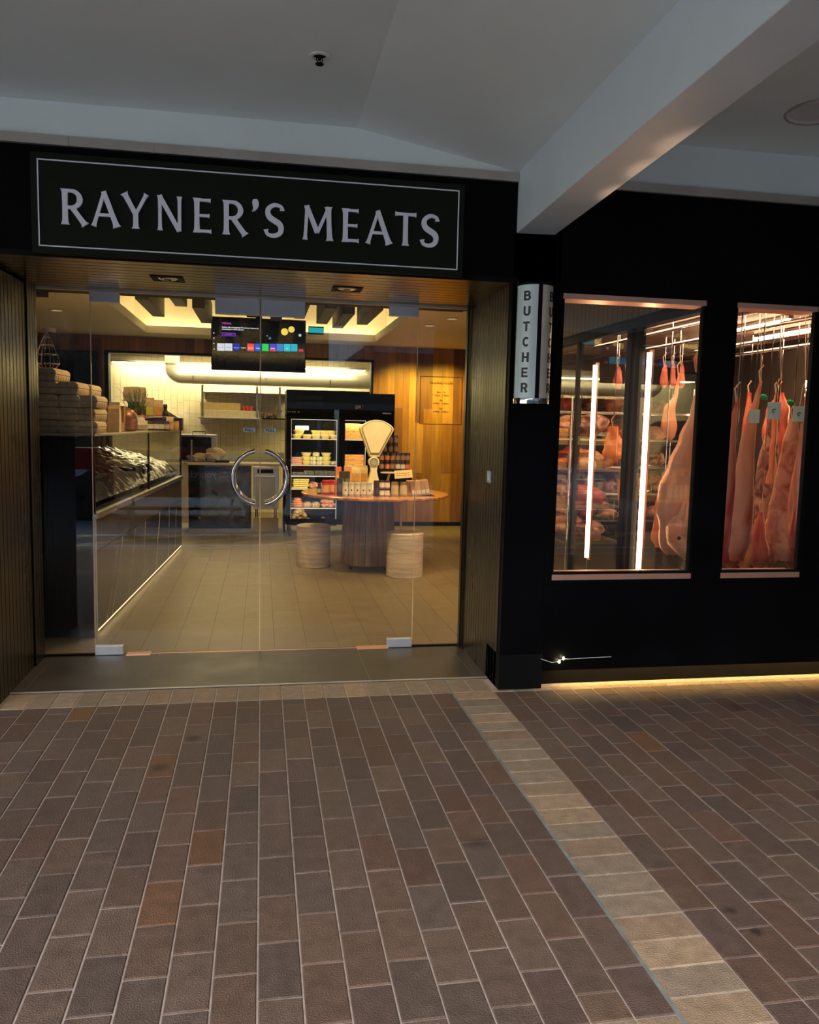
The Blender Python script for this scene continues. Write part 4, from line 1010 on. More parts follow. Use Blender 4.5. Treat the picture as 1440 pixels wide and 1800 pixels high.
# ductwork
DZ=at(400,664,'y',12.45).z
t=thing('ventilation_duct','large round pale metal duct bending up at its left end above the kitchen wall shelf','duct',(0,12.45,DZ))
M_duct=mat('duct_cream_metal',(.72,.68,.55),.32,metal=.35,var=.05)
dx=at(303,660,'y',12.45).x; ex=at(650,670,'y',12.45).x+.4
pts=[(ex,0,0),(dx+.13,0,0)]+[(dx+.13-.13*math.sin(a*PI/16),0,.13-.13*math.cos(a*PI/16)) for a in range(1,9)]+[(dx,0,.45)]
MB().tube(pts,.105,24).build('duct_pipe',M_duct,t,smooth=60)
m=MB()
for x in (dx+.30,dx+1.35,dx+2.3): m.cyl((x-.006,0,0),(x+.006,0,0),.109,n=24)
m.cyl((dx,0,.16),(dx,0,.18),.109,n=24); m.build('duct_band',M_steel,t,smooth=40)
for x in (dx+.02,): B((x-.05,.11,.0),(x+.05,.14,.42)).build('duct_bracket',M_steel,t)
# wall shelves
def sh(px0,px1,py,lab,y=12.75):
    a=at(px0,py,'y',y-.15); b=at(px1,py,'y',y-.15); t=thing('wall_shelf',lab,'shelf',((a.x+b.x)/2,y,a.z)); w=(b.x-a.x)/2
    B((-w,-.15,-.02),(w,.25,0)).build('shelf_board',M_steel,t,bevel=.002)
    for x in (-w+.03,w-.06): B((x,.0,-.10),(x+.02,.24,-.02)).build('bracket',M_steel,t)
    return t,a,b
t1,a_,b_=sh(354,510,688,'upper steel rack shelf below the duct')
m=MB()
for px in (356,452,492):
    x=at(px,700,'y',12.6).x; m.box((x-.015-t1.location.x,-.16,-.36),(x+.015-t1.location.x,-.13,.1))
m.build('upright',M_steel,t1)
t2_,a2,b2=sh(348,458,733,'lower wooden-edged wall shelf holding trays and red tins')
zsh=a2.z
def bx(name,px0,px1,pyt,pyb,y,col,lab,cat,d=.2,z=None,group=None):
    a=at(px0,pyt,'y',y); b=at(px1,pyb,'y',y); m=MB(); m.c=col; zz0=b.z if z is None else z
    w=b.x-a.x; m.box((-w/2,0,0),(w/2,d,a.z-zz0)); o=m.build(name,M_card,bevel=.003); o.location=((a.x+b.x)/2,y,zz0); return tag(o,lab,cat,group)
bx('shelf_tray',352,455,720,733,12.62,(.60,.52,.34),'long pale tray on the lower wall shelf','tray',z=zsh)
zt_=at(352,720,'y',12.62).z
bx('flat_carton',352,423,707,720,12.64,(.58,.42,.15),'long mustard carton lying on the pale tray','carton',z=zt_)
for k,(px,ds) in enumerate(((429,'left'),(435.5,'middle'),(442,'right'))):
    x=at(px,715,'y',12.66).x; o=MB(); o.c=(.55,.08,.07); o.lathe([(.026,0),(.028,.004),(.028,.07),(.026,.075)],(0,0,0),16); o=o.build('red_tin',M_tone,smooth=40); o.location=(x,12.7,zt_); tag(o,'small red tin on the pale shelf tray, '+ds+' of three','tin','red tins on the wall shelf')
# utensil rail
p=at(461,737,'y',12.8); q=at(496,739,'y',12.8)
t=thing('utensil_rack','dark metal rack with hanging utensils on the tiled wall left of the fridge','utensil rack',((p.x+q.x)/2,12.8,p.z)); w=(q.x-p.x)/2
B((-w,0,0),(w+.15,.18,.02)).build('rack_shelf',M_blackm,t)
m=MB()
for i in range(9):
    x=-w+.02+i*(2*w-.03)/8; l=R.uniform(.08,.14); m.cyl((x,.0,0),(x+.004,.0,-l),.004,n=6); m.sphere((x+.004,0,-l-.012),.013,8,6,(1,.4,1.6))
m.build('utensils',M_steel,t)
mm_=MB(); mm_.c=(.30,.2,.12)
for i in range(10): mm_.sphere((R.uniform(-w,w*.9),R.uniform(.03,.12),.03+R.uniform(0,.07)),R.uniform(.025,.045),8,6)
mm_.tube([(w*.6,.05,.08),(w*.75,.05,.22),(w,.05,.12)],.02,6)
mm_.build('dried_bundle',M_card,t)

# ================================================================== FRIDGES
RY=10.2
fx0=at(504,700,'y',RY).x; fx1=at(650,700,'y',RY).x; gx1=at(695,700,'y',RY).x; fz=at(560,686,'y',RY).z
t=thing('display_fridge','tall black double-door drinks fridge on castors with lit shelves of packaged food','fridge',((fx0+fx1)/2,RY,0)); FXC=(fx0+fx1)/2
def fl(px): return at(px,780,'y',RY).x-FXC
hw=(fx1-fx0)/2; D=.72; z0=.15; zh=at(560,729,'y',RY).z
m=MB(); m.box((-hw,.02,z0),(-hw+.03,D,zh)); m.box((hw-.03,.02,z0),(hw,D,zh)); m.box((-hw,D-.03,z0),(hw,D,zh)); m.box((-hw,.02,z0),(hw,D,z0+.07)); m.box((-hw,.02,zh-.03),(hw,D,zh)); m.box((fl(596),.06,z0),(fl(603),D,zh))
m.build('fridge_cabinet',M_blackm,t,bevel=.003)
hd=B((-hw,0,zh),(hw,D,fz)).build('header_panel',M_blackm,t,bevel=.004)
m=MB()
for r in range(2):
    for i in range(22): 
        xx=-hw+.13+i*.0145; zz0=fz-.12-r*.07
        m.box((xx,-.004,zz0),(xx+.006,0,zz0+.05),rot=Matrix.Rotation(.5,3,'Y'))
m.build('vent_grille',M_rubber,hd)
m=MB(); m.c=(.55,.56,.55); me=text_me('GIW',.062,offset=.001); m.mesh(me,lambda c:(fl(623)+c.x*.62,-.004,zh+.085+c.y)); m.c=(.5,.03,.03); m.box((fl(636),-.004,zh+.09),(fl(637.2),-.002,zh+.14)); m.build('maker_lettering',M_tone,hd)
m=MB(); m.c=(.6,.5,.45)
for i,(a,b) in enumerate(((0,.012),(.028,.036),(.05,.058),(.062,.070),(.074,.082),(.086,.094),(.12,.14))): m.box((fl(506)+a,-.003,zh+.022),(fl(506)+b,0,zh+.034))
m.build('control_strip',M_tone,hd)
doors=[(fl(505.5),fl(599)),(fl(600),fl(649.5))]
for i,(a,b) in enumerate(doors):
    m=MB(); w=.045; zt_=zh-.01; zb_0=z0+.02
    m.box((a,0,zb_0),(a+w,.03,zt_)); m.box((b-w,0,zb_0),(b,.03,zt_)); m.box((a+w,0,zt_-.05),(b-w,.03,zt_)); m.box((a+w,0,zb_0),(b-w,.03,zb_0+.05))
    dr=m.build('fridge_door',M_blackm,t,bevel=.002)
    MB().add([(a+w,.01,zb_0+.05),(b-w,.01,zb_0+.05),(b-w,.01,zt_-.05),(a+w,.01,zt_-.05)],[(0,1,2,3)]).build('door_glass',M_glass3,dr)
    m=MB(); m.box((a+w,.034,zb_0+.05),(a+w+.003,.044,zt_-.05)); m.box((b-w-.003,.034,zb_0+.05),(b-w,.044,zt_-.05)); m.box((a+w,.034,zt_-.054),(b-w,.044,zt_-.05)); m.build('led_edge',E_frid,dr)
    for zz in (.45,1.2): pass
sw=(doors[0][0]+.045,doors[0][1]-.045); sw2=(doors[1][0]+.045,doors[1][1]-.045)
def zf(py): return at(550,py,'y',RY+.12).z
levels=[zf(771),zf(817),zf(836),zf(858.5),zf(892),zf(922)]
for a,b in (sw,sw2):
    for z in levels: B((a-.01,.07,z-.012),(b+.01,D-.06,z)).build('fridge_shelf',M_steel if z in levels[:4] else M_steel,t)
for a,b in ((-hw+.05,.08),(hw-.08,.08),(-hw+.05,D-.1),(hw-.08,D-.1)):
    c=MB().cyl((a,b,.10),(a,b,.15),.02,n=10).build('castor',M_steel,t); MB().cyl((a-.015,b,.05),(a+.015,b,.05),.05,n=18).build('wheel',M_rubber,c,smooth=40)
def W3(lx,ly,z): return (FXC+lx,RY+ly,z)
for a,b in (sw,sw2): 
    area('fridge_strip',(FXC+(a+b)/2,RY+.05,zh-.07),(math.radians(40),0,0),b-a,2.8*(b-a)/.5,(1,.86,.58),.03)
    area('fridge_strip_low',(FXC+(a+b)/2,RY+.045,.9),(math.radians(90),0,0),b-a,2.6*(b-a)/.5,(1,.86,.58),1.2)
# food in the fridge
tubP={}
def tub(loc,r,h,body,lid,lab,group,sx=1.25):
    k=(r,h,body,lid)
    if k in tubP: return dup(tubP[k],loc,R.uniform(-.1,.1),lab,group)
    t=thing('food_tub',lab,'food tub',loc,0,group)
    m=MB(); m.c=body; m.lathe([(r*.72,0),(r*.76,.004),(r,h*.9)],(0,0,0),18,sx,1); m.build('tub_body',M_tone,t,smooth=50)
    m=MB(); m.c=lid; m.lathe([(r*1.07,h*.9),(r*1.09,h*.95),(r*1.03,h)],(0,0,0),18,sx,1); m.build('tub_lid',M_tone,t,smooth=40)
    tubP[k]=t; return t
def xl(px): return at(px,780,'y',RY+.12).x-FXC
cold=['far left','second from the left','middle','second from the right','far right']
for i,px in enumerate((522,540,556,572,588)):
    tub(W3(xl(px),.14,levels[0]),.052,.050,(.70,.48,.12),(.80,.74,.55),'small yellow food tub on the top fridge shelf, lower row, '+cold[i],'tubs on the top fridge shelf')
for i,(px,z) in enumerate(((526,0),(556,0),(570,0),(583,0))):
    tub(W3(xl(px),.15,levels[0]+.052),.052,.050,(.70,.48,.12),(.72,.50,.15),'food tub with amber lid stacked on the top fridge shelf, '+['far left','left of the middle','right of the middle','far right'][i],'tubs on the top fridge shelf')
o=B((-.085,-.05,0),(.085,.05,.055)).build('clear_punnet',mat('clear_pack',(.45,.42,.35),.2,var=.3,scale=20),bevel=.005); o.location=W3(xl(531),.2,levels[0]+.103); tag(o,'boxy clear punnet on top of the tubs at the left of the top fridge shelf','punnet')
for i,(px,l) in enumerate(((539,0),(539,1),(539,2),(574,0),(574,1),(574,2))):
    tub(W3(xl(px),.14,levels[1]+l*.052),.050,.050,(.66,.55,.14),(.75,.66,.40),'yellow food tub on the second fridge shelf, '+('left' if px<550 else 'right')+' stack, '+['bottom','middle','top'][l],'stacked tubs on the second fridge shelf')
M_speck=mat('chopped_salad_pack',(.60,.52,.28),.35,var=.6,scale=60)
for i,(px,l) in enumerate(((551,0),(562,0),(551,1),(562,1),(556,2))):
    o=MB().lathe([(.035,0),(.045,.01),(.045,.045),(.035,.052)],(0,0,0),14).build('salad_pot',M_speck,smooth=50); o.location=W3(xl(px),.13,levels[1]+l*.053); tag(o,'speckled chopped-salad pot in the middle of the second fridge shelf, '+['bottom left','bottom right','upper left','upper right','topmost'][i],'salad pot','salad pots on the second fridge shelf')
M_ham=mat('sliced_meat_pink',(.62,.26,.16),.4,var=.25,scale=40)
for l in range(4):
    o=B((-.065,-.06,0),(.065,.06,.022)).build('sliced_meat_pack',M_ham,bevel=.006); o.location=W3(xl(522)-.0,.15,levels[1]+l*.024); tag(o,'flat pink sliced-meat pack on the second fridge shelf, '+['lowest','second from the bottom','third from the bottom','topmost'][l]+' of the pile','meat pack','sliced meat packs on the second fridge shelf')
o=lump('herb_bundle',W3(xl(588),.14,levels[1]),.05,.04,.05,mat('pale_wrap',(.60,.55,.35),.5,var=.3,scale=30),'loose pale wrapped bundle at the right of the second fridge shelf','bundle',8)
M_dtray=mat('dark_tray_film',(.06,.06,.05),.12,var=.7,scale=25,bump=1,bscale=30)
for i,px in enumerate((524,545,562,580)):
    o=B((-.075,-.07,0),(.075,.07,.045+.02*(i>0))).build('dark_meat_tray',M_dtray,bevel=.008); o.location=W3(xl(px),.16,levels[2]); tag(o,'shiny dark film-wrapped tray on the third fridge shelf, '+['far left','left of the middle','right of the middle','far right'][i],'tray','dark trays on the third fridge shelf')
M_yel=mat('yellow_pack',(.75,.58,.13),.35,var=.2,scale=30)
for l in range(5):
    o=B((-.10,-.06,0),(.10,.06,.020)).build('yellow_meal_pack',M_yel,bevel=.007); o.location=W3(xl(529)+R.uniform(-.01,.01),.15,levels[3]+l*.025); o.rotation_euler.z=R.uniform(-.1,.1); tag(o,'flat yellow pack on the fourth fridge shelf, '+['lowest','second up','middle','second from the top','topmost'][l]+' of the pile','food pack','yellow packs on the fourth fridge shelf')
for i,px in enumerate((553,572)):
    lump('wrapped_meat',W3(xl(px),.15,levels[3]),.075,.06,.08,M_fat,'pale wrapped meat on the fourth fridge shelf, '+['left','right']+'' if False else 'pale wrapped meat on the fourth fridge shelf, '+['left of the table edge','right, behind the red jars'][i],'meat',20+i,group='wrapped meat on the fourth fridge shelf')
M_salm=mat('orange_meat',(.75,.28,.10),.4,var=.25,scale=20)
for l,(px,sx) in enumerate(((525,.085),(524,.08),(523,.065),(524,.05))):
    lump('orange_fillet',W3(xl(px),.15,levels[4]+l*.028),sx,.05,.038,M_salm,'orange meat fillet at the left of the fifth fridge shelf, '+['lowest','second up','third up','topmost'][l],'meat fillet',30+l,amp=.1,group='orange fillets on the fifth fridge shelf')
M_brawn=meatmat('pie_brown',(.25,.12,.05),(.70,.50,.25),.5,14,.4,(1,1,1))
for i,px in enumerate((541,556)):
    o=MB().lathe([(.05,0),(.062,.02),(.06,.05),(.04,.07),(.001,.078)],(0,0,0),18).build('round_pie',M_brawn,smooth=60); o.location=W3(xl(px),.14,levels[4]); tag(o,'round brown crusted pie on the fifth fridge shelf, '+['left one','right one'][i],'pie','round pies on the fifth fridge shelf')
for i,(px,l) in enumerate(((573,0),(586,0),(572,1),(582,1))):
    lump('chicken_piece',W3(xl(px),.14,levels[4]+l*.045),.055,.05,.06,M_fat,'pink chicken piece at the right of the fifth fridge shelf, '+['bottom left','bottom right','upper left','upper right'][i],'meat',40+i,group='chicken pieces on the fifth fridge shelf')
M_bread=meatmat('golden_chips',(.60,.32,.12),(.88,.66,.32),.45,16,.5,(1,1,1))
for i,(px,l) in enumerate(((520,0),(533,0),(545,0),(521,1),(532,1),(526,2))):
    lump('golden_cut',W3(xl(px),.14,levels[5]+l*.06),.06,.055,.085,M_bread,'golden frilled cut on the bottom fridge shelf, '+['first along the base','second along the base','third along the base','upper left','upper right','crowning the heap'][i],'meat',50+i,amp=.35,group='golden cuts heaped on the bottom fridge shelf')
for i,px in enumerate((557,568,580,590)):
    lump('rolled_cut',W3(xl(px),.14,levels[5]),.05,.05,.075,M_aged if i<2 else M_fat,('dark' if i<2 else 'pale')+' rolled meat cut on the bottom fridge shelf, '+['just right of the golden heap','under the table edge','near the door edge','at the far right corner'][i],'meat',60+i,amp=.3,group='rolled cuts on the bottom fridge shelf')
# orange cartons behind door 2
M_orb=mat('orange_carton_print',(.70,.28,.05),.5,var=.45,scale=14,stretch=(1,1,4))
def zg(py): return at(620,py,'y',RY+.1).z
cartlv=[(zg(771),.10,2,'top shelf'),(zg(817),.07,2,'second shelf'),(zg(836),.05,1,'third shelf'),(zg(858.5),.08,1,'fourth shelf'),(zg(892),.09,2,'fifth shelf'),(zg(922),.07,2,'bottom shelf')]
for z,h,n,nm in cartlv:
    z=min(levels,key=lambda q:abs(q-z))
    for l in range(n):
        o=B((-(sw2[1]-sw2[0])/2+.01,-.08,0),((sw2[1]-sw2[0])/2-.01,.08,h-.003)).build('orange_carton',M_orb,bevel=.003); o.location=W3((sw2[0]+sw2[1])/2,.16,z+l*h); tag(o,'orange printed food carton behind the narrow fridge door, '+nm+(', '+['lower','upper'][l]+' of the pair' if n>1 else ''),'carton','orange cartons in the fridge')
# neighbouring black cabinet
t=thing('black_tall_cabinet','plain tall black cabinet between the display fridge and the timber wall','cabinet',((fx1+gx1)/2+.01,RY+.05,0)); w=(gx1-fx1)/2-.005
B((-w,0,.1),(w,.7,fz-.02)).build('cabinet_body',M_blackm,t,bevel=.004); B((-w+.02,-.012,.15),(w-.02,0,zh)).build('cabinet_door',M_black,t,bevel=.003); B((.0,-.03,zh+.03),(w-.05,-.005,zh+.045)).build('door_handle',M_steel,t)
B((-w,.05,0),(w,.65,.1)).build('plinth',M_blackm,t)

# ================================================================== ROUND TABLE
TX,TYc,TH=1.12,8.0,.752
tl=at(527,863,'z',TH); trr=at(792,868,'z',TH); TR=(trr.x-tl.x)/2*.985; TX=(trr.x+tl.x)/2-.0
t=thing('round_table','round polished timber table on a slatted flared pedestal, in the middle of the shop','table',(TX,TYc,0))
MB().lathe([(TR*.98,TH-.030),(TR,TH-.022),(TR,TH-.006),(TR-.008,TH)],(0,0,0),72).build('table_top',M_twood,t,smooth=35)
px0=at(604,993,'y',TYc-.30).x-TX; px1=at(703,993,'y',TYc-.30).x-TX; off=(px0+px1)/2; rb=(px1-px0)/2*1.03; rt=(at(705,880,'y',TYc-.2).x-at(618,880,'y',TYc-.2).x)/2
m=MB(); n=28
for i in range(n):
    a0=2*PI*i/n; a1=2*PI*(i+1)/n-.02; k=R.uniform(.7,1.2); m.c=(.23*k,.115*k,.050*k)
    p=lambda a,r,z:(off+r*math.cos(a),r*math.sin(a),z)
    m.add([p(a0,rb,.05),p(a1,rb,.05),p(a1,rt,TH-.03),p(a0,rt,TH-.03),p(a0,rb-.02,.05),p(a1,rb-.02,.05),p(a1,rt-.02,TH-.03),p(a0,rt-.02,TH-.03)],[(0,1,2,3),(4,5,6,7),(0,1,5,4),(1,2,6,5),(2,3,7,6),(3,0,4,7)])
m.build('pedestal',M_pwood,t); MB().lathe([(rb-.03,.045),(rb-.03,.06),(rt-.03,TH-.035)],(off,0,0),28).build('pedestal_core',M_blackm,t)
for a in range(4):
    aa=a*PI/2+.6; c=MB().cyl((off+(rb-.05)*math.cos(aa),(rb-.05)*math.sin(aa),.022),(off+(rb-.05)*math.cos(aa)+.02,(rb-.05)*math.sin(aa),.022),.022,n=14).build('castor',M_rubber,t,smooth=40)
o=MB().cyl((0,0,0),(-.03,.0,.66),.009,n=8).build('broom_stick',mat('pale_wood',(.62,.46,.26),.5)); o.location=at(708,932,'y',TYc-.36)*1.0; o.location.z=.01
o.location.x=at(707,905,'y',TYc-.35).x+.01; o.location.y=TYc-.35; tag(o,'thin pale wooden stick leaning up behind the right stone stool','stick')
# stools
def stool(px0,px1,pytop,pybot,lab):
    # ground contact front edge
    g=at((px0+px1)/2,pybot,'z',0); 
    y=g.y; 
    a=at(px0,(pytop+pybot)/2,'y',y+.17); b=at(px1,(pytop+pybot)/2,'y',y+.17); r=(b.x-a.x)/2; cx_=(a.x+b.x)/2
    h=at((px0+px1)/2,pytop+1,'y',y+.17+r*.0).z
    o=MB().lathe([(r-.004,0),(r,.004),(r,h-.006),(r-.006,h)],(0,0,0),56).build('stone_stool',M_trav,smooth=35); o.location=(cx_,y+r*.98,0.003); tag(o,lab,'stool','travertine drum stools'); return o
stool(521.5,580.5,922,999.5,'round travertine drum stool left of the table pedestal')
stool(680,743,935,1018,'round travertine drum stool in front of the table on the right, nearer one')
# ---- goods on the table
def tp(px,y): return at(px,860,'y',y).x
TT=TH+.0005
fyr=TYc-.46
cream=(.66,.62,.50)
for i,px in enumerate((607,617.5,628,638.5,649)):
    jar('white_label_jar',tp(px,fyr),fyr,TT,.0275,.130,(.50,.46,.36),(.45,.42,.33),'pale white-labelled jar in the front row on the table, '+['far left','second','middle','fourth','fifth, beside the dark jars'][i],labcol=cream,mark=True,group='white-labelled jars along the table front')
dkc=(.035,.012,.012)
k=0
for l in range(2):
    for i,px in enumerate((662,671.5,681)):
        h=.074
        bod=(dkc if i==0 else (.35,.25,.18))
        jar('small_dark_lid_jar',tp(px,fyr),fyr+.01,TT+l*.0745+.0,.0255 if i else .029,h,bod,dkc,('small '+('all-dark' if i==0 else 'white-labelled')+' dark-lidded jar in front of the scale, '+['lower','upper'][l]+' row, '+['left','middle','right'][i]),labcol=None if i==0 else (.72,.66,.55),group='two tiers of small jars at the table front')
for i,px in enumerate((695,710)):
    jar('pickle_jar',tp(px,fyr),fyr+.02,TT,.036,.135,(.42,.34,.07),(.28,.16,.05),'yellow-green pickle jar at the table front, '+['left of the pair','right of the pair'][i],labcol=(.50,.42,.22),group='pickle jars on the table')
# dark jar tower behind on a riser
ry=TYc-.02
rx0,rx1=tp(661,ry),tp(722,ry); rz=at(690,826,'y',ry).z
ri=tag(B((-(rx1-rx0)/2,-.07,0),((rx1-rx0)/2,.12,rz-TT)).build('display_riser',M_blackm,bevel=.003),'dark riser behind the front jars, carrying the tall stack of dark jars','riser'); ri.location=((rx0+rx1)/2,ry,TT)
jh=.085
tow=[(668,'first'),(678,'second'),(687,'third'),(697,'fourth'),(706,'fifth'),(714,'sixth')]
for i,(px,ds) in enumerate(tow):
    for l in range(2):
        lc=[(.42,.25,.16),(.62,.22,.10),(.30,.13,.08),(.50,.48,.42),(.5,.47,.42),(.55,.12,.08)][i]
        jar('relish_jar',tp(px,ry)+.008,ry,rz+l*(jh+.0008),.0255,jh,(.05,.015,.012),(.02,.012,.012),'dark relish jar on the riser, '+ds+' column from the left, '+['bottom','second'][l]+' tier',labcol=lc if l==0 or i<3 else (.2,.12,.1),group='dark relish jars stacked on the riser')
for i,(px,ds) in enumerate(tow[0:4]):
    if i==3: continue
    for l in range(2,4):
        jar('relish_jar',tp(px+5,ry)+.01,ry,rz+l*(jh+.0008),.0255,jh,(.05,.015,.012),(.02,.012,.012),'dark relish jar on the riser, '+ds+' column from the left, '+['third','topmost'][l-2]+' tier',labcol=(.16,.09,.07),group='dark relish jars stacked on the riser')
# scale
SYc=TYc-.17
scx=at(662,800,'y',SYc).x
t=thing('fan_scale','vintage cream enamel shop scale with a fan-shaped dial, standing on the table','scale',(scx,SYc,TT))
zt0=at(662,738,'y',SYc).z-TT; zr_=at(657,800,'y',SYc).z-TT; zc_=at(657,812,'y',SYc).z-TT; 
wl=at(632,755,'y',SYc).x-scx; wr_=at(692,755,'y',SYc).x-scx; cx_=at(661,740,'y',SYc).x-scx
nb=at(657,800,'y',SYc).x-scx
def fan(grow,ztop_off=0):
    pts=[]
    L0=(wl-grow*0+0,at(632,752,'y',SYc).z-TT); R0=(wr_,at(692,752,'y',SYc).z-TT)
    n=14
    pts.append((nb-.042,zr_-.02)); pts.append((wl+.004,L0[1]-.03)); 
    for i in range(n+1):
        u=i/n; x=wl+(wr_-wl)*u; z=L0[1]+ (zt0-L0[1])*math.sin(PI*u)**.75
        pts.append((x,z))
    pts.append((wr_-.004,R0[1]-.03)); pts.append((nb+.050,zr_-.02))
    c=Vector((sum(p[0] for p in pts)/len(pts),sum(p[1] for p in pts)/len(pts)))
    return [tuple(c+(Vector(p)-c)*(1-grow)) for p in pts]
hs=MB().prismY(fan(0),-.035,.05).build('dial_housing',M_cream,t,smooth=40,bevel=.01)
m=MB(); o_=fan(.10); i_=fan(.155); n=len(o_)
m.add([(x,-.042,z) for x,z in o_]+[(x,-.042,z) for x,z in i_],[(k,(k+1)%n,n+(k+1)%n,n+k) for k in range(n)]); m.build('dial_rim',mat('dial_rim_brown',(.20,.14,.07),.4),hs)
MB().add([(x,-.040,z) for x,z in i_],[tuple(range(n))]).build('dial_face',M_face,hs)
bz_=at(657,812,'y',SYc)
ring=MB().cyl((nb,-.045,zc_),(nb,.03,zc_),.052,n=32).build('window_housing',M_cream,t,smooth=40,bevel=.004)
MB().tube([(nb+.036*math.cos(a*PI/12),-.047,zc_+.036*math.sin(a*PI/12)) for a in range(24)],.004,8,closed=True).build('lens_ring',mat('dial_rim_brown',(.20,.14,.07),.4),ring,smooth=60)
MB().cyl((nb,-.047,zc_),(nb,-.046,zc_),.033,n=24).build('lens',M_darkgl if False else mat('lens_grey_green',(.35,.38,.28),.15),ring)
zb1=at(657,828,'y',SYc).z-TT
MB().loft([[(nb+sx*w,sy*d,z) for sx,sy in ((-1,-1),(1,-1),(1,1),(-1,1))] for w,d,z in ((.09,.08,0),(.088,.078,.07),(.06,.06,.085),(.03,.04,zb1),(.035,.04,zc_-.04))]).build('scale_body',M_cream,t,bevel=.008,smooth=40)
p0=at(627,845,'y',SYc-.05).x-scx
B((p0,-.10,.0),(nb+.10,.09,.055)).build('scale_foot',M_cream,t,bevel=.012)
MB().lathe([(.09,.20),(.10,.205),(.10,.212)],(nb+.17,0,0),32,1,.8).build('weighing_pan',M_cream,t,smooth=40)
MB().cyl((nb+.12,0,.05),(nb+.16,0,.2),.012,n=10).build('pan_arm',M_cream,t)
# cardboard price card
p=at(708,833,'y',fyr+.02)
o=MB(); o.c=(.62,.46,.24); o.box((-.085,-.002,-.038),(.085,.002,.038)); o=o.build('price_card',M_card); o.location=(p.x,fyr-.02,p.z); o.rotation_euler=(-.25,-.08,0); tag(o,'tan handwritten price card propped over the pickle jars','price card')
cc=MB(); cc.c=(.25,.15,.08)
for r in range(2):
    for i in range(6): cc.box((-.065+i*.022,-.004,.006-r*.02),(-.065+i*.022+R.uniform(.010,.018),-.003,.012-r*.02))
q=cc.build('card_writing',M_card,o)
# left group on the table
lc_y=TYc-.30
def tbx(name,p0,p1,pt,y,col,lab,cat,d=.06,rz=0,z=None,label=None):
    a=at(p0,860,'y',y).x; b=at(p1,860,'y',y).x; zt2=at((p0+p1)/2,pt,'y',y).z; t=thing(name,lab,cat,((a+b)/2,y,TT if z is None else z),rz)
    m=MB(); m.c=col; h=zt2-(TT if z is None else z); m.box((-(b-a)/2,0,0),((b-a)/2,d,h)); m.build('pack_body',M_card,t,bevel=.002)
    if label: m=MB(); m.c=label; m.box((-(b-a)*.38,-.0012,h*.25),((b-a)*.38,0,h*.7)); m.build('pack_label',M_card,t)
    return t
jar('red_chutney_jar',tp(573,lc_y),lc_y,TT,.042,.135,(.42,.03,.015),(.38,.02,.02),'large red jar with an amber label at the left of the table, left one',labcol=(.68,.38,.10),group='red jars at the left of the table')
jar('red_chutney_jar',tp(585,lc_y+.02),lc_y+.04,TT,.042,.135,(.42,.03,.015),(.38,.02,.02),'large red jar with an amber label at the left of the table, right one',labcol=(.68,.38,.10),group='red jars at the left of the table')
bottle('dark_bottle',tp(562,lc_y),lc_y+.05,TT,.02,.10,(.03,.02,.03),(.02,.02,.02),'tiny dark bottle at the far left end of the table goods',labcol=(.5,.45,.4),neck=.7)
tbx('snack_box',589,598,846,fyr+.06,(.62,.13,.04),'bright red-orange narrow box on the table beside the red jars','box',label=(.65,.35,.1))
tbx('black_tin',593,602,841,fyr+.02,(.03,.03,.028),'small black box standing left of the pale jars','box',label=(.12,.11,.10))
tbx('tea_tin',597,606,829,fyr+.14,(.035,.035,.03),'black box behind the small black box, left one','box',label=(.13,.12,.1))
tbx('tea_tin',606,615,829,fyr+.14,(.03,.03,.03),'black box behind the pale jars, right one','box',label=(.16,.14,.1))
tbx('snack_box',590,600,821,fyr+.28,(.66,.16,.06),'tall coral-red box at the back left of the table','box',label=(.7,.45,.25))
tbx('snack_box',605,618,821,fyr+.26,(.66,.28,.10),'orange box with red top behind the black boxes','box',label=(.75,.45,.2))
pb=paperbag(.11,.17,.06,lab='cream-topped snack bag behind the pale jars, left one',cat='snack bag',loc=(tp(624,TYc-.12),TYc-.12,TT+.10),col=(.55,.42,.20),labelcol=(.50,.28,.08))
paperbag(.11,.17,.06,lab='cream-topped snack bag behind the pale jars, right one next to the scale',cat='snack bag',loc=(tp(636,TYc-.10),TYc-.10,TT+.10),col=(.55,.42,.20),labelcol=(.55,.26,.06))
tag(B((-.12,-.05,0),(.12,.09,.10)).build('bag_riser',mat('cream_card',(.58,.50,.28),.7),bevel=.003),'low cream block under the snack bags, left of the scale','riser').location=(tp(630,TYc-.1),TYc-.1,TT)
# leaning brown coffee packs at right
cols=[(.40,.24,.13),(.44,.28,.16),(.34,.20,.12),(.40,.26,.15)]
for i,px in enumerate((728,736,744,751)):
    y=fyr+.08+i*.05; t=thing('coffee_pack','brown pack leaning left at the right of the table, '+['first from the left','second','third','last on the right'][i],'pack',(tp(px,y),y,TT+.002),0,'brown packs at the right of the table')
    m=MB(); m.c=cols[i]; Rm=Matrix.Rotation(-.20,3,'Y'); m.box((-.025,-.05,0),(.025,.05,.15),rot=Rm,piv=(.025,0,0)); m.build('pack_body',M_card,t,bevel=.004)
    m=MB(); m.c=(.62,.56,.48); m.box((-.018,-.052,.02),(.018,-.050,.06),rot=Rm,piv=(.025,0,0)); m.build('pack_label',M_card,t)
tbx('tan_box',716,729,845,fyr+.05,(.50,.30,.14),'plain tan box between the pickle jars and the brown packs','box',d=.08)
tray=tag(B((-.13,-.06,0),(.12,.22,.002)).build('slate_mat',M_blackm),'thin dark mat under the brown packs at the right of the table','mat'); tray.location=(tp(742,fyr+.1),fyr+.1,TT)

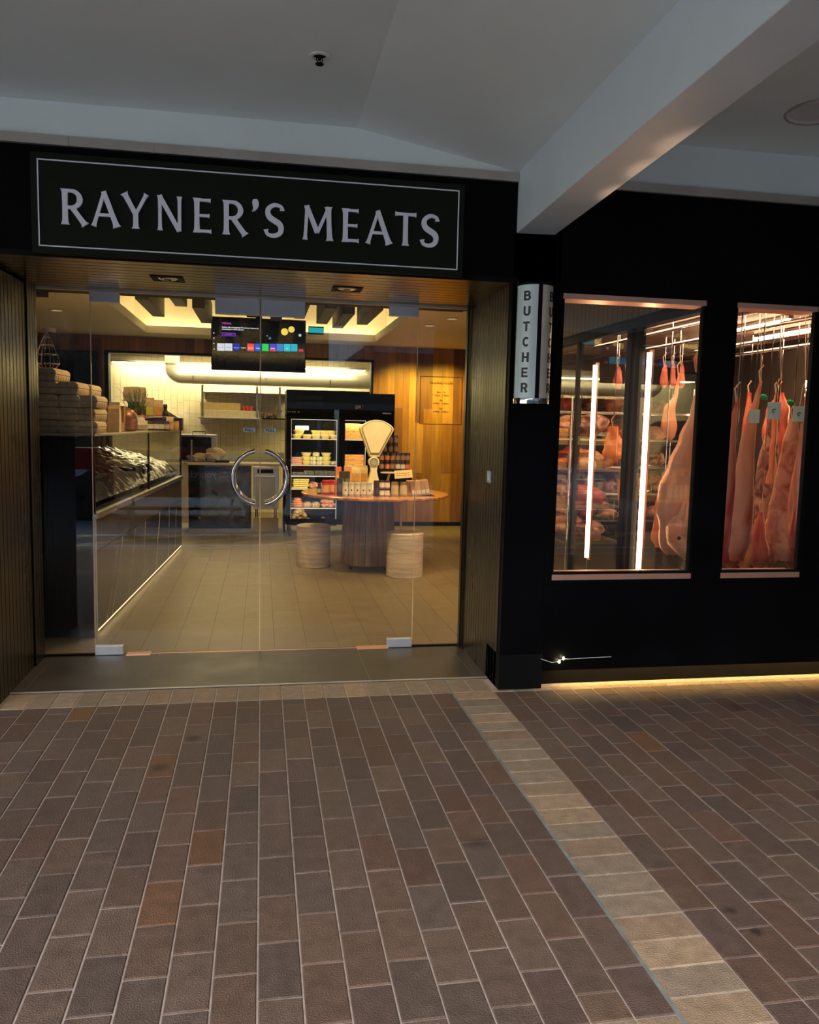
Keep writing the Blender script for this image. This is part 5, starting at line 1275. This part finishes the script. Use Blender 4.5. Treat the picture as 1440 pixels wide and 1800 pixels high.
# ================================================================== COOLROOM AND MEAT WINDOW
GX=2.52
m=MB()
HZ0,HZ1=2.115,2.185
m.box((GX-.02,4.42,HZ0),(GX+.06,9.6,HZ1)); m.box((GX-.03,4.42,HZ1-.012),(GX-.02,9.6,HZ1)); m.box((GX-.02,4.42,0),(GX+.06,9.6,.10))
posts=[(4.40,4.46),(5.19,5.27),(5.32,5.42),(6.27,6.35),(7.25,7.33),(8.25,8.33),(9.5,9.6)]
for a,b in posts: m.box((GX-.012,a+.012,.0),(GX+.03,b-.012,HZ0+.01))
t=sthing('window_5',loc=(0,0,0)); m.build('window_frame',M_blackm,t,bevel=.002)
gaps=[(4.46,5.19),(5.42,6.27),(6.35,7.25),(7.33,8.25),(8.33,9.5)]
for a,b in gaps:
    m=MB(); m.add([(GX,a,.10),(GX,b,.10),(GX,b,HZ0),(GX,a,HZ0)],[(0,1,2,3)]); m.build('glass_pane',M_glass2,t)
struct(B((GX,4.3,HZ1),(GX+.06,9.62,CZ+.03)).build('wall_right_backing',M_blackm))
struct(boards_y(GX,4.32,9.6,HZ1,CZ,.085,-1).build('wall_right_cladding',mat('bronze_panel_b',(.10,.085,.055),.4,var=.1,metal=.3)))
M_cool=mat('coolroom_panel',(.10,.075,.06),.22,metal=.5,var=.1,scale=3)
CXR,CYB=4.9,9.3
struct(B((GX+.06,4.3,2.30),(CXR+.1,CYB+.1,2.4)).build('ceiling_coolroom',mat('coolroom_ceiling',(.42,.27,.21),.45,var=.08)))
struct(B((CXR,4.3,0),(CXR+.1,CYB+.1,2.4)).build('wall_coolroom_right',M_cool)); struct(B((GX+.06,CYB,0),(CXR+.1,CYB+.1,2.4)).build('wall_coolroom_back',M_cool))
struct(B((GX+.06,FY+.2,-.01),(CXR,CYB,.02)).build('floor_coolroom',mat('coolroom_floor',(.05,.045,.04),.25,var=.2)))
# LED tubes
tube0=None
def ledtube(x,y,z0,z1,lab):
    t=thing('led_tube',lab,'light tube',(x,y,z0),0,'vertical light tubes in the meat cabinet'); h=z1-z0
    MB().cyl((0,0,0),(0,0,h),.014,n=12).build('tube',E_tube,t,smooth=50); B((.013,-.02,-.02),(.028,.02,h+.02)).build('channel',M_brass,t)
    return t
p=at(1132,800,'x',GX+.10); ledtube(GX+.045,at(1132,800,'x',GX+.045).y,.42,at(1140,620,'x',GX+.045).z,'tall glowing light tube in the meat cabinet, the longer and nearer one')
ledtube(GX+.085,at(1039,800,'x',GX+.085).y,at(1032,980,'x',GX+.085).z,at(1045,642,'x',GX+.085).z,'shorter glowing light tube, further back at the left of the meat cabinet')
ledtube(4.80,6.6,.5,1.9,'light tube on the far side wall of the meat cabinet, seen between the carcasses'); ledtube(4.80,5.3,.5,1.9,'light tube on the far side wall of the meat cabinet, at the extreme right')
ledtube(4.80,8.4,.5,1.9,'light tube on the far side wall of the meat cabinet, in the rear corner')
# ceiling tubes
for i,(x,y,lab) in enumerate(((3.35,6.2,'horizontal ceiling tube in the meat cabinet, left of the hanging rail'),(3.85,6.0,'horizontal ceiling tube in the meat cabinet, middle'),(4.35,6.3,'horizontal ceiling tube in the meat cabinet, right'))):
    t=thing('ceiling_tube',lab,'light tube',(x,y,2.26),0,'ceiling tubes in the meat cabinet'); MB().cyl((0,-.45,0),(0,.45,0),.014,n=10).build('tube',E_tube,t,smooth=50); B((-.02,-.47,.012),(.02,.47,.035)).build('channel',M_steel,t)
# rails
for i,x in enumerate((2.95,3.45,3.95,4.45)):
    tag(MB().cyl((x,4.5,2.16),(x,9.2,2.16),.014,n=10).build('hanging_rail',M_chrome,smooth=50),'steel hanging rail overhead in the meat cabinet, '+['nearest the glass wall','second from the glass wall','third from the glass wall','farthest right'][i],'rail','steel rails in the meat cabinet')

def carcass(name,px0,px1,py0,py1,y,prof,material,lab,cat='hanging meat',seed=0,thick=.55,rot=0,twist=.3,extra=None,hook=True,cx_=None,group=None,rail=2.325):
    """prof: list of (u along height 0 top..1 bottom, centre offset -1..1, half width 0..1)"""
    a=at(px0,(py0+py1)/2,'y',y); b=at(px1,(py0+py1)/2,'y',y); W_=(b.x-a.x)/2; X=(a.x+b.x)/2
    zt3=at((px0+px1)/2,py0,'y',y).z; zb3=at((px0+px1)/2,py1,'y',y).z; H=zt3-zb3
    t=thing(name,lab,cat,(X,y,zt3),rot,group); rr=random.Random(seed)
    n=20; rings=[]
    def interp(u,k):
        for i in range(len(prof)-1):
            if prof[i][0]<=u<=prof[i+1][0]:
                f=(u-prof[i][0])/(prof[i+1][0]-prof[i][0]); f=f*f*(3-2*f); return prof[i][k]*(1-f)+prof[i+1][k]*f
        return prof[-1][k]
    ph=[rr.uniform(0,6) for _ in range(6)]
    M_=26
    for j in range(M_+1):
        u=j/M_; c=interp(u,1)*W_; w=max(.004,interp(u,2)*W_); ring=[]
        for k in range(n):
            an=2*PI*k/n; f=1+.10*math.sin(3*an+ph[0]+u*5)+.06*math.sin(5*an+ph[1]-u*9)+.05*math.sin(2*an+14*u+ph[2])
            ring.append((c+w*math.cos(an)*f, w*thick*math.sin(an)*f*(1+.2*math.sin(u*7+ph[3])), -u*H))
        rings.append(ring)
    body=MB().loft(rings).build('meat_body',material,t,smooth=60)
    if hook:
        c0=prof[0][1]*W_
        MB().tube([(c0,0,rail-zt3-.02),(c0,0,.02),(c0+.004,0,-.03)],.004,6).build('hook',M_chrome,t,smooth=50)
        MB().tube([(c0-.004,0,-.03),(c0-.02,0,.06),(c0+.01,.0,.10)],.005,6).build('string',mat('butcher_twine',(.55,.35,.22),.7),t,smooth=50)
    return t,W_,H
LEG=[(0,.55,.10),(.12,.50,.16),(.25,.35,.28),(.42,.10,.52),(.6,-.05,.78),(.8,-.02,.86),(.93,.05,.70),(1,.1,.35)]
# whole pig
t,W_,H=carcass('pig_carcass',1150,1232,650,975,5.0,[(0,.80,.08),(.10,.74,.13),(.22,.66,.20),(.36,.42,.38),(.5,.22,.60),(.64,.05,.78),(.76,.0,.80),(.84,.05,.62),(.90,.02,.60),(.96,.0,.48),(1,-.05,.20)],M_pork,'whole pale pig hanging head down by its trotters behind the left meat window','pig carcass',seed=2,thick=.7)
# head details
hx=0
hp=[(.25*W_,-.03,-H*.80),(.02*W_,-.10,-H*.86),(-.12*W_,-.15,-H*.905),(-.02*W_,-.19,-H*.955),(.10*W_,-.21,-H*.985)]
MB().tube(hp,[.085,.105,.092,.060,.042],16).build('snout',M_pork,t,smooth=80)
MB().cyl((.10*W_,-.212,-H*.985),(.13*W_,-.222,-H*.998),.040,.036,16).build('nose_disc',M_fat,t,smooth=50)
ear=MB(); 
for s,(x,z) in enumerate(((.30,-.80),(-.25,-.79))):
    ear.loft([[(x*W_+q*math.cos(a)*.045*(1-f*.8)+f*.0,-.12-.05*f+math.sin(a)*.012,z*H-f*.12) for a in [k*PI/5 for k in range(10)] for q in (1,)] for f in (0,.3,.7,1)])
ear.build('ears',M_pork,t,smooth=60)
MB().sphere((-.42*W_,-.205,-H*.885),.013,10,8).build('eye',M_blackm,t,smooth=80)
for s in (-1,1):
    x=.80*W_; MB().tube([(x,s*.02,.0),(x-.03+s*.02,s*.05,.08),(x+s*.04,s*.07,.16),(x+.01,s*.03,.24)],[.03,.024,.018,.022],10).build('hind_leg',M_pork,t,smooth=70)
    MB().tube([(.2*W_,-.12+s*.03,-H*.72),(-.1*W_,-.18+s*.04,-H*.78),(-.25*W_,-.17+s*.05,-H*.86)],[.04,.03,.02],10).build('fore_leg',M_pork,t,smooth=70)
carcass('smoked_side',1148,1176,848,962,5.7,[(0,.2,.55),(.1,.1,.72),(.5,0,.85),(.85,-.05,.92),(1,.3,.75)],M_slab,'long orange cured side hanging at the left of the whole pig','cured meat',seed=4,thick=.3)
carcass('pork_leg',1160,1196,655,775,6.4,[(0,.7,.08),(.3,.55,.18),(.55,.0,.55),(.8,-.05,.75),(.93,.1,.5),(1,.2,.1)],M_pork,'small pink leg joint hanging above and behind the pig, pointing down','hanging meat',seed=5)
carcass('cured_ham',1058,1101,750,806,6.3,[(0,-.1,.35),(.25,-.1,.5),(.6,0,.85),(.9,.05,.95),(1,.05,.85)],M_slab,'orange wedge-shaped ham hanging between the two tall light tubes','hanging meat',seed=6,thick=.6)
carcass('bacon_slab',1082,1103,843,908,6.3,[(0,.0,.9),(.15,0,.75),(.6,.1,.55),(.8,.25,.5),(1,.2,.7)],M_slab,'orange folded slab hanging below the ham, beside the dark post','hanging meat',seed=7,thick=.35)
carcass('red_cut',1077,1096,645,684,6.6,[(0,0,.3),(.3,0,.6),(.8,0,.85),(1,0,.5)],M_beef,'red strips of meat hanging high between the light tubes','hanging meat',seed=8)
for i,(a,b) in enumerate(((1160,1176),(1176,1190),(1190,1206))):
    carcass('red_cut',a,b,640,682,6.8+.1*i,[(0,0,.25),(.3,0,.6),(.8,0,.9),(1,0,.4)],M_beef,'red cut hanging high right of the nearer light tube, '+['left','middle','right']+'' if False else 'red cut hanging high right of the nearer light tube, '+['left of three','middle of three','right of three'][i],'hanging meat',seed=9+i,group='red cuts hanging high in the meat cabinet')
carcass('red_cut',1096,1108,655,700,6.0,[(0,0,.3),(.5,0,.7),(1,0,.4)],M_beef,'narrow red cut hanging high, left of the dark door post','hanging meat',seed=14)
# right window
carcass('beef_side',1284,1334,668,985,4.85,[(0,.75,.10),(.08,.55,.18),(.2,.25,.34),(.35,.05,.5),(.5,.0,.62),(.7,.0,.75),(.88,-.05,.85),(1,-.1,.5)],M_side,'long pinkish side of meat at the left of the right-hand meat window','side of meat',seed=21,thick=.5)
carcass('beef_side',1266,1296,700,990,4.62,[(0,.4,.15),(.2,.0,.5),(.5,-.1,.75),(.8,-.2,.85),(1,-.2,.5)],M_beef,'red side of meat half hidden by the left frame of the right-hand window','side of meat',seed=22,thick=.5)
carcass('belly_strip',1348,1371,735,850,5.3,[(0,-.1,.4),(.3,.1,.5),(.5,-.2,.45),(.75,.1,.6),(1,-.3,.55)],M_pork,'wavy pale belly strip hanging behind the middle tag','hanging meat',seed=23,thick=.3)
carcass('beef_side',1326,1376,690,975,5.5,[(0,.2,.12),(.2,.1,.4),(.45,0,.7),(.7,0,.85),(.9,0,.8),(1,0,.4)],M_aged,'dark aged side of beef in the middle of the right-hand window','side of beef',seed=24,thick=.6)
carcass('beef_side',1352,1412,735,985,5.1,[(0,.1,.25),(.2,.1,.5),(.45,0,.7),(.7,.1,.85),(.9,.2,.75),(1,.3,.4)],M_fat,'broad pale fatty side of beef right of the middle','side of beef',seed=25,thick=.6)
carcass('beef_side',1385,1432,700,995,4.8,[(0,.0,.15),(.2,.1,.4),(.5,.15,.75),(.8,.1,.85),(1,.3,.4)],M_beef,'red side of beef at the right edge of the right-hand window','side of beef',seed=26,thick=.6)
carcass('beef_side',1340,1396,690,800,6.6,[(0,.0,.2),(.3,.0,.7),(.7,0,.9),(1,0,.6)],M_beef,'broad red cut hanging high at the back, behind the right tag','hanging meat',seed=27)
carcass('beef_side',1296,1326,690,900,6.4,[(0,.0,.2),(.3,.0,.6),(.7,0,.9),(1,0,.6)],M_beef,'red cut at the back behind the long pinkish side','hanging meat',seed=28)
carcass('beef_side',1400,1450,640,900,6.2,[(0,.0,.2),(.3,.0,.6),(.7,0,.9),(1,0,.6)],M_aged,'dark cut at the back of the far right','hanging meat',seed=29)
for i,(px,py) in enumerate(((1285,985),(1310,980),(1335,990),(1352,975),(1395,985))):
    y=4.75+.06*i; p=at(px,py,'y',y)
    carcass('lamb_joint',px-22,px+22,900,1000,y+.35,[(0,0,.2),(.4,-.1,.6),(.8,0,.8),(1,.1,.3)],[M_beef,M_slab,M_beef,M_fat,M_beef][i],'ragged red joint hanging low in the right-hand window, '+['far left','second from the left','middle','fourth','far right'][i],'hanging meat',seed=70+i,hook=True,group='low joints in the right-hand window')
# tags
for i,(px,py,s,y) in enumerate(((1326,732,.056,4.50),(1361,722,.070,4.42),(1405,728,.064,4.46))):
    p=at(px,py,'y',y); t=thing('meat_tag','square pale plastic tag on strings in the right-hand window, '+['left','middle, largest','right'][i],'tag',p,-.30)
    B((-s*.55,-.0015,-s*.72),(s*.55,.0015,s*.72)).build('tag_plate',mat('tag_pale_green',(.62,.70,.60),.4,var=.08),t,bevel=.001)
    if i: m=MB(); m.tube([(.010*math.cos(a*PI/8+.5),-.003,.010*math.sin(a*PI/8+.5)) for a in range(12)],.0022,5); m.build('tag_mark',M_rubber,t)
    MB().tube([(0,0,s*.7),(.02,.03,.10+s),(.05,.08,.20),(.03,.1,2.14-p.z)],.002,5).build('string',mat('butcher_twine',(.55,.35,.22),.7),t,smooth=60)
for i,(px,py) in enumerate(((1343,698),(1390,708))):
    p=at(px,py,'y',4.40); o=MB(); o.sphere((0,0,0),.022,12,8,(1.2,.5,.75)); o=o.build('green_clip',mat('clip_green',(.03,.50,.12),.3),smooth=70); o.location=p; o.rotation_euler=(0,.35,0); tag(o,'small bright green clip on the strings, '+['between the left and middle tags','above the right tag'][i],'clip','green clips on the tag strings')
# shelving in the coolroom
sy=8.75
lv=[]
t=thing('meat_shelving','open steel shelving along the back of the meat cabinet','shelving',(3.9,sy,0))
for k,z in enumerate((.42,.72,1.02,1.32,1.62)):
    m=MB()
    m.box((-1.0,-.25,z-.02),(.9,-.23,z)); m.box((-1.0,.23,z-.02),(.9,.25,z))
    for i in range(24): m.box((-1.0+i*.0826-.003,-.23,z-.008),(-1.0+i*.0826+.003,.23,z-.002))
    m.build('wire_shelf',M_steel,t)
for x in (-.99,.88):
    for y in (-.24,.24): MB().cyl((x,y,0.02),(x,y,1.9),.014,n=10).build('upright',M_chrome,t,smooth=50)
hts=['lowest','second','third','fourth','top']
for k,z in enumerate((.42,.72,1.02,1.32,1.62)):
    for i in range(6):
        x=3.06+i*.28+R.uniform(-.02,.02)
        lump('meat_joint',(x,sy-.06,z),R.uniform(.09,.108),.12,R.uniform(.12,.2),R.choice([M_aged,M_beef,M_fat,M_aged,M_slab]),'ageing meat joint on the '+hts[k]+' rack shelf, '+['far left','second from the left','third from the left','third from the right','second from the right','far right'][i],'meat joint',100+k*6+i,amp=.22,n=14,group='meat joints on the ageing shelves')
# second shelving nearer the glass wall on its left side
t=thing('meat_shelving','narrow steel shelving just inside the glass wall, behind the left meat window','shelving',(2.92,7.15,0))
for k,z in enumerate((.42,.74,1.06,1.38)):
    m=MB(); m.box((-.28,-.42,z-.02),(-.26,.42,z)); m.box((.26,-.42,z-.02),(.28,.42,z))
    for i in range(12): m.box((-.26,-.42+i*.076-.003,z-.008),(.26,-.42+i*.076+.003,z-.002))
    m.build('wire_shelf',M_steel,t)
for x in (-.27,.27):
    for y in (-.41,.41): MB().cyl((x,y,0.02),(x,y,1.7),.012,n=10).build('upright',M_chrome,t,smooth=50)
for k,z in enumerate((.42,.74,1.06,1.38)):
    for i in range(2):
        lump('meat_joint',(2.90,6.93+i*.42,z),.16,.155,.17,[M_aged,M_fat,M_beef,M_aged,M_fat,M_beef,M_aged,M_fat][k*2+i],'large meat joint on the narrow rack, '+['lowest','second','third','top'][k]+' shelf, '+['nearer end','rear end'][i],'meat joint',200+k*2+i,amp=.25,n=16,group='meat joints on the narrow rack')

# ================================================================== STREET BEHIND THE CAMERA (mirrored in the glass)
t=thing('pickup_truck','red pickup truck with a black sports bar, parked across the road','car',(0,-5.4,-.1))
body=[(-4.75,.55),(-4.72,1.30),(-2.05,1.32),(-2.0,1.34),(.75,1.30),(.98,1.05),(1.0,.55)]
# side outline with wheel arches
def arch(cx,r,z0=.52):
    return [(cx-r*math.cos(a*PI/10),z0-.08+ r*math.sin(a*PI/10)) for a in range(0,11)]
low=[(1.0,.50)]+[(x,z) for x,z in arch(.05,.50)[::-1]]+[(x,z) for x,z in arch(-3.2,.50)[::-1]]+[(-4.75,.50)]
poly=[(-4.75,.50),(-4.72,1.32),(-2.45,1.34),(-.35,1.30),(.75,1.12),(1.0,.95)]+low
m=MB().prism(poly,lambda a,b:(a,0,b),lambda a,b:(a,-1.85,b)); m.build('body_shell',M_red,t,bevel=.02)
cab=[(-2.45,1.33),(-2.35,1.85),(-1.9,1.93),(-1.0,1.90),(-.3,1.31)]
MB().prism(cab,lambda a,b:(a,-.10-(b-1.3)*.18,b),lambda a,b:(a,-1.75+(b-1.3)*.18,b)).build('cab',M_red,t,bevel=.03)
wn=[(-2.3,1.38),(-2.22,1.78),(-1.5,1.80),(-1.5,1.38)]; wn2=[(-1.44,1.38),(-1.44,1.80),(-1.05,1.79),(-.52,1.38)]
for w_ in (wn,wn2):
    MB().add([(a,-.085-(b-1.3)*.18,b) for a,b in w_],[tuple(range(4))]).build('side_window',M_darkgl,t)
MB().prism([(-4.6,.60),(-3.8,.60),(-3.8,.55),(-4.6,.55)],lambda a,b:(a,.01,b),lambda a,b:(a,-.02,b)).build('side_trim',M_rubber,t)
B((-2.65,.015,.46),(-.5,-.1,.54)).build('side_step',M_rubber,t)
for yy in (-.12,-1.7):
    MB().tube([(-3.9,yy,1.33),(-3.6,yy,1.52),(-3.1,yy,1.72),(-2.55,yy,1.80)],.045,10).build('sports_bar',M_rubber,t,smooth=60)
MB().tube([(-2.62,-.12,1.33),(-2.58,-.12,1.6),(-2.55,-.12,1.80),(-2.55,-1.70,1.80),(-2.62,-1.7,1.33)],.045,10).build('sports_bar',M_rubber,t,smooth=60)
def wheel(x,y):
    w=MB().lathe([(.20,-.12),(.37,-.12),(.41,-.09),(.41,.09),(.37,.12),(.20,.12)],(0,0,0),40).build('wheel',M_rubber,t,smooth=40); w.location=(x,y,.41); w.rotation_euler=(PI/2,0,0)
    m=MB(); m.lathe([(.25,-.10),(.26,-.11),(.27,-.10),(.27,.10)],(0,0,0),36)
    for k in range(6):
        a=k*PI/3; m.box((.03,-.032,-.115),(.25,.032,-.08),rot=Matrix.Rotation(a,3,'Z'),piv=(0,0,0))
    m.lathe([(.05,-.12),(.06,-.08)],(0,0,0),16); m.build('rim',M_steel,w,smooth=40)
for x in (-3.2,.05):
    for y in (-.14,-1.72): wheel(x,y)
B((-4.78,-.1,.48),(-4.70,-1.75,.62)).build('rear_bumper',M_chrome,t); B((.95,-.1,.48),(1.06,-1.75,.68)).build('front_bumper',M_rubber,t,bevel=.03)
MB().add([(-2.1,.0015,.60),(-.6,.0015,.60),(-.6,.0015,1.2),(-2.1,.0015,1.2)],[(0,1,2,3)]).build('door_seam',M_red,t)
# street bench with advertising back
p0=at(250,840-45,'y',-3.0) if False else None
t=thing('advert_bench','dark street bench with a lettered advertising back, in front of the red pickup','bench',(-1.15,-2.95,-.1))
B((-.95,-.03,.74),(.85,.03,1.20)).build('advert_board',mat('advert_dark',(.035,.045,.05),.4),t,bevel=.004)
m=MB(); m.c=(.80,.80,.78); me=text_me('yourclaimlawyers',.155,offset=.002,align='LEFT'); 
m.mesh(me,lambda c:(.46-c.x,.034,.90+c.y)); m.c=(.60,.09,.05); m.box((.50,.031,.82),(.78,.033,1.14)); m.c=(.75,.70,.66)
for i in range(3): m.box((.54,.033,.90+i*.07),(.68,.035,.92+i*.07))
m.build('advert_lettering',M_tone,t)
B((-.95,.03,.42),(.85,.48,.46)).build('seat',M_rubber,t)
for x in (-.8,.7): B((x-.02,-.02,0),(x+.02,.44,.42)).build('leg',M_steel,t); B((x-.02,-.05,.4),(x+.02,-.03,1.2)).build('leg',M_steel,t)
# building across the road
t=thing('opposite_building','long dark two-storey building with a verandah across the road, mirrored faintly in the glass','building',(0,-26,-.1))
B((-30,-6,0),(30,0,9.5)).build('wall',mat('render_dark',(.030,.029,.026),.8,var=.2,scale=1),t)
B((-30,0,3.0),(30,3.0,3.25)).build('awning',mat('awning_grey',(.06,.065,.065),.6),t)
for i in range(10):
    x=-27+i*6; B((x-.1,2.7,0),(x+.1,2.9,3.0)).build('verandah_post',M_steel,t); B((x+.8,.01,.6),(x+5,.03,2.5)).build('shop_window',M_darkgl,t)
# canopy columns on the kerb
for i,x in enumerate((-6.0,6.4)):
    tag(B((x-.09,-.30,0),(x+.09,-.12,ceil_z(0,-.2)+.02)).build('canopy_post',M_beam,bevel=.004),'square white post on the kerb carrying the canopy, '+['to the left of the shop','to the right of the shop'][i],'post')

# ================================================================== LIGHT
w=bpy.data.worlds.new('world'); SC.world=w; w.use_nodes=True; N=w.node_tree.nodes; L=w.node_tree.links
bg=N['Background']; sk=N.new('ShaderNodeTexSky'); sk.sky_type='NISHITA'; sk.sun_disc=False; sk.sun_elevation=math.radians(38); sk.sun_rotation=math.radians(200); sk.air_density=1.2; sk.dust_density=2
L.new(sk.outputs[0],bg.inputs[0]); bg.inputs[1].default_value=.90
WARM=(1,.71,.33); WARM2=(1,.76,.42)
# shop ceiling downlights (area lights at the ceiling plane)
for x,y,e in ((-.0,6.6,17),(-.2,8.6,24),(-2.2,7.5,17),(1.9,7.0,26)):
    area('downlight_area',(x,y,CZ-.02 if abs(x)>1.3 else 2.95),(0,0,0),.5,e,WARM,spread=2.4)
spot('table_spot',(.7,6.4,CZ+.4),(1.15,8,.8),200,WARM,45)
spot('counter_spot',(-.2,6.6,CZ-.03),(-1.3,5.8,1.35),55,WARM,50); spot('counter_spot',(-.6,7.2,CZ+.4),(-1.2,8.0,1.3),40,WARM,60)
for x,e in ((2.0,60),(2.5,60)): spot('wall_wash',(x,10.4,CZ-.04),(x,11.25,1.1),e*1.9,(1,.70,.10),95,r=.05)
area('kitchen_light',(-.3,12.2,2.38),(0,0,0),3.4,58,(1,.82,.44),1.0)
area('kitchen_strip',(-.3,12.86,2.25),(math.radians(-8),0,0),3.6,26,(1,.84,.48),.06)
# LEDs inside the meat cabinet
area('cabinet_light',(3.7,6.2,2.25),(0,0,0),2.0,48,(1,.64,.38),2.0)
area('cabinet_front_light',(2.95,4.40,2.26),(math.radians(20),0,0),1.6,7,(1,.66,.42),.15)
# narrow spots added for the warm patch on the beam underside, source unknown
for q_ in ((1110,310),(1165,272),(1225,232)): spot('beam_patch_spot',(1.70,FY-.03,.15),at(*q_,'z',2.52),150,(1,.56,.32),7.5,.9,.03)

SC.view_settings.view_transform='Standard'; SC.view_settings.look='None'; SC.view_settings.gamma=1; SC.view_settings.use_curve_mapping=False
SC.view_settings.exposure=0
SC.cycles.max_bounces=8; SC.cycles.transparent_max_bounces=24; SC.cycles.glossy_bounces=5; SC.cycles.diffuse_bounces=4
SC.cycles.sample_clamp_indirect=6; SC.cycles.use_denoising=True
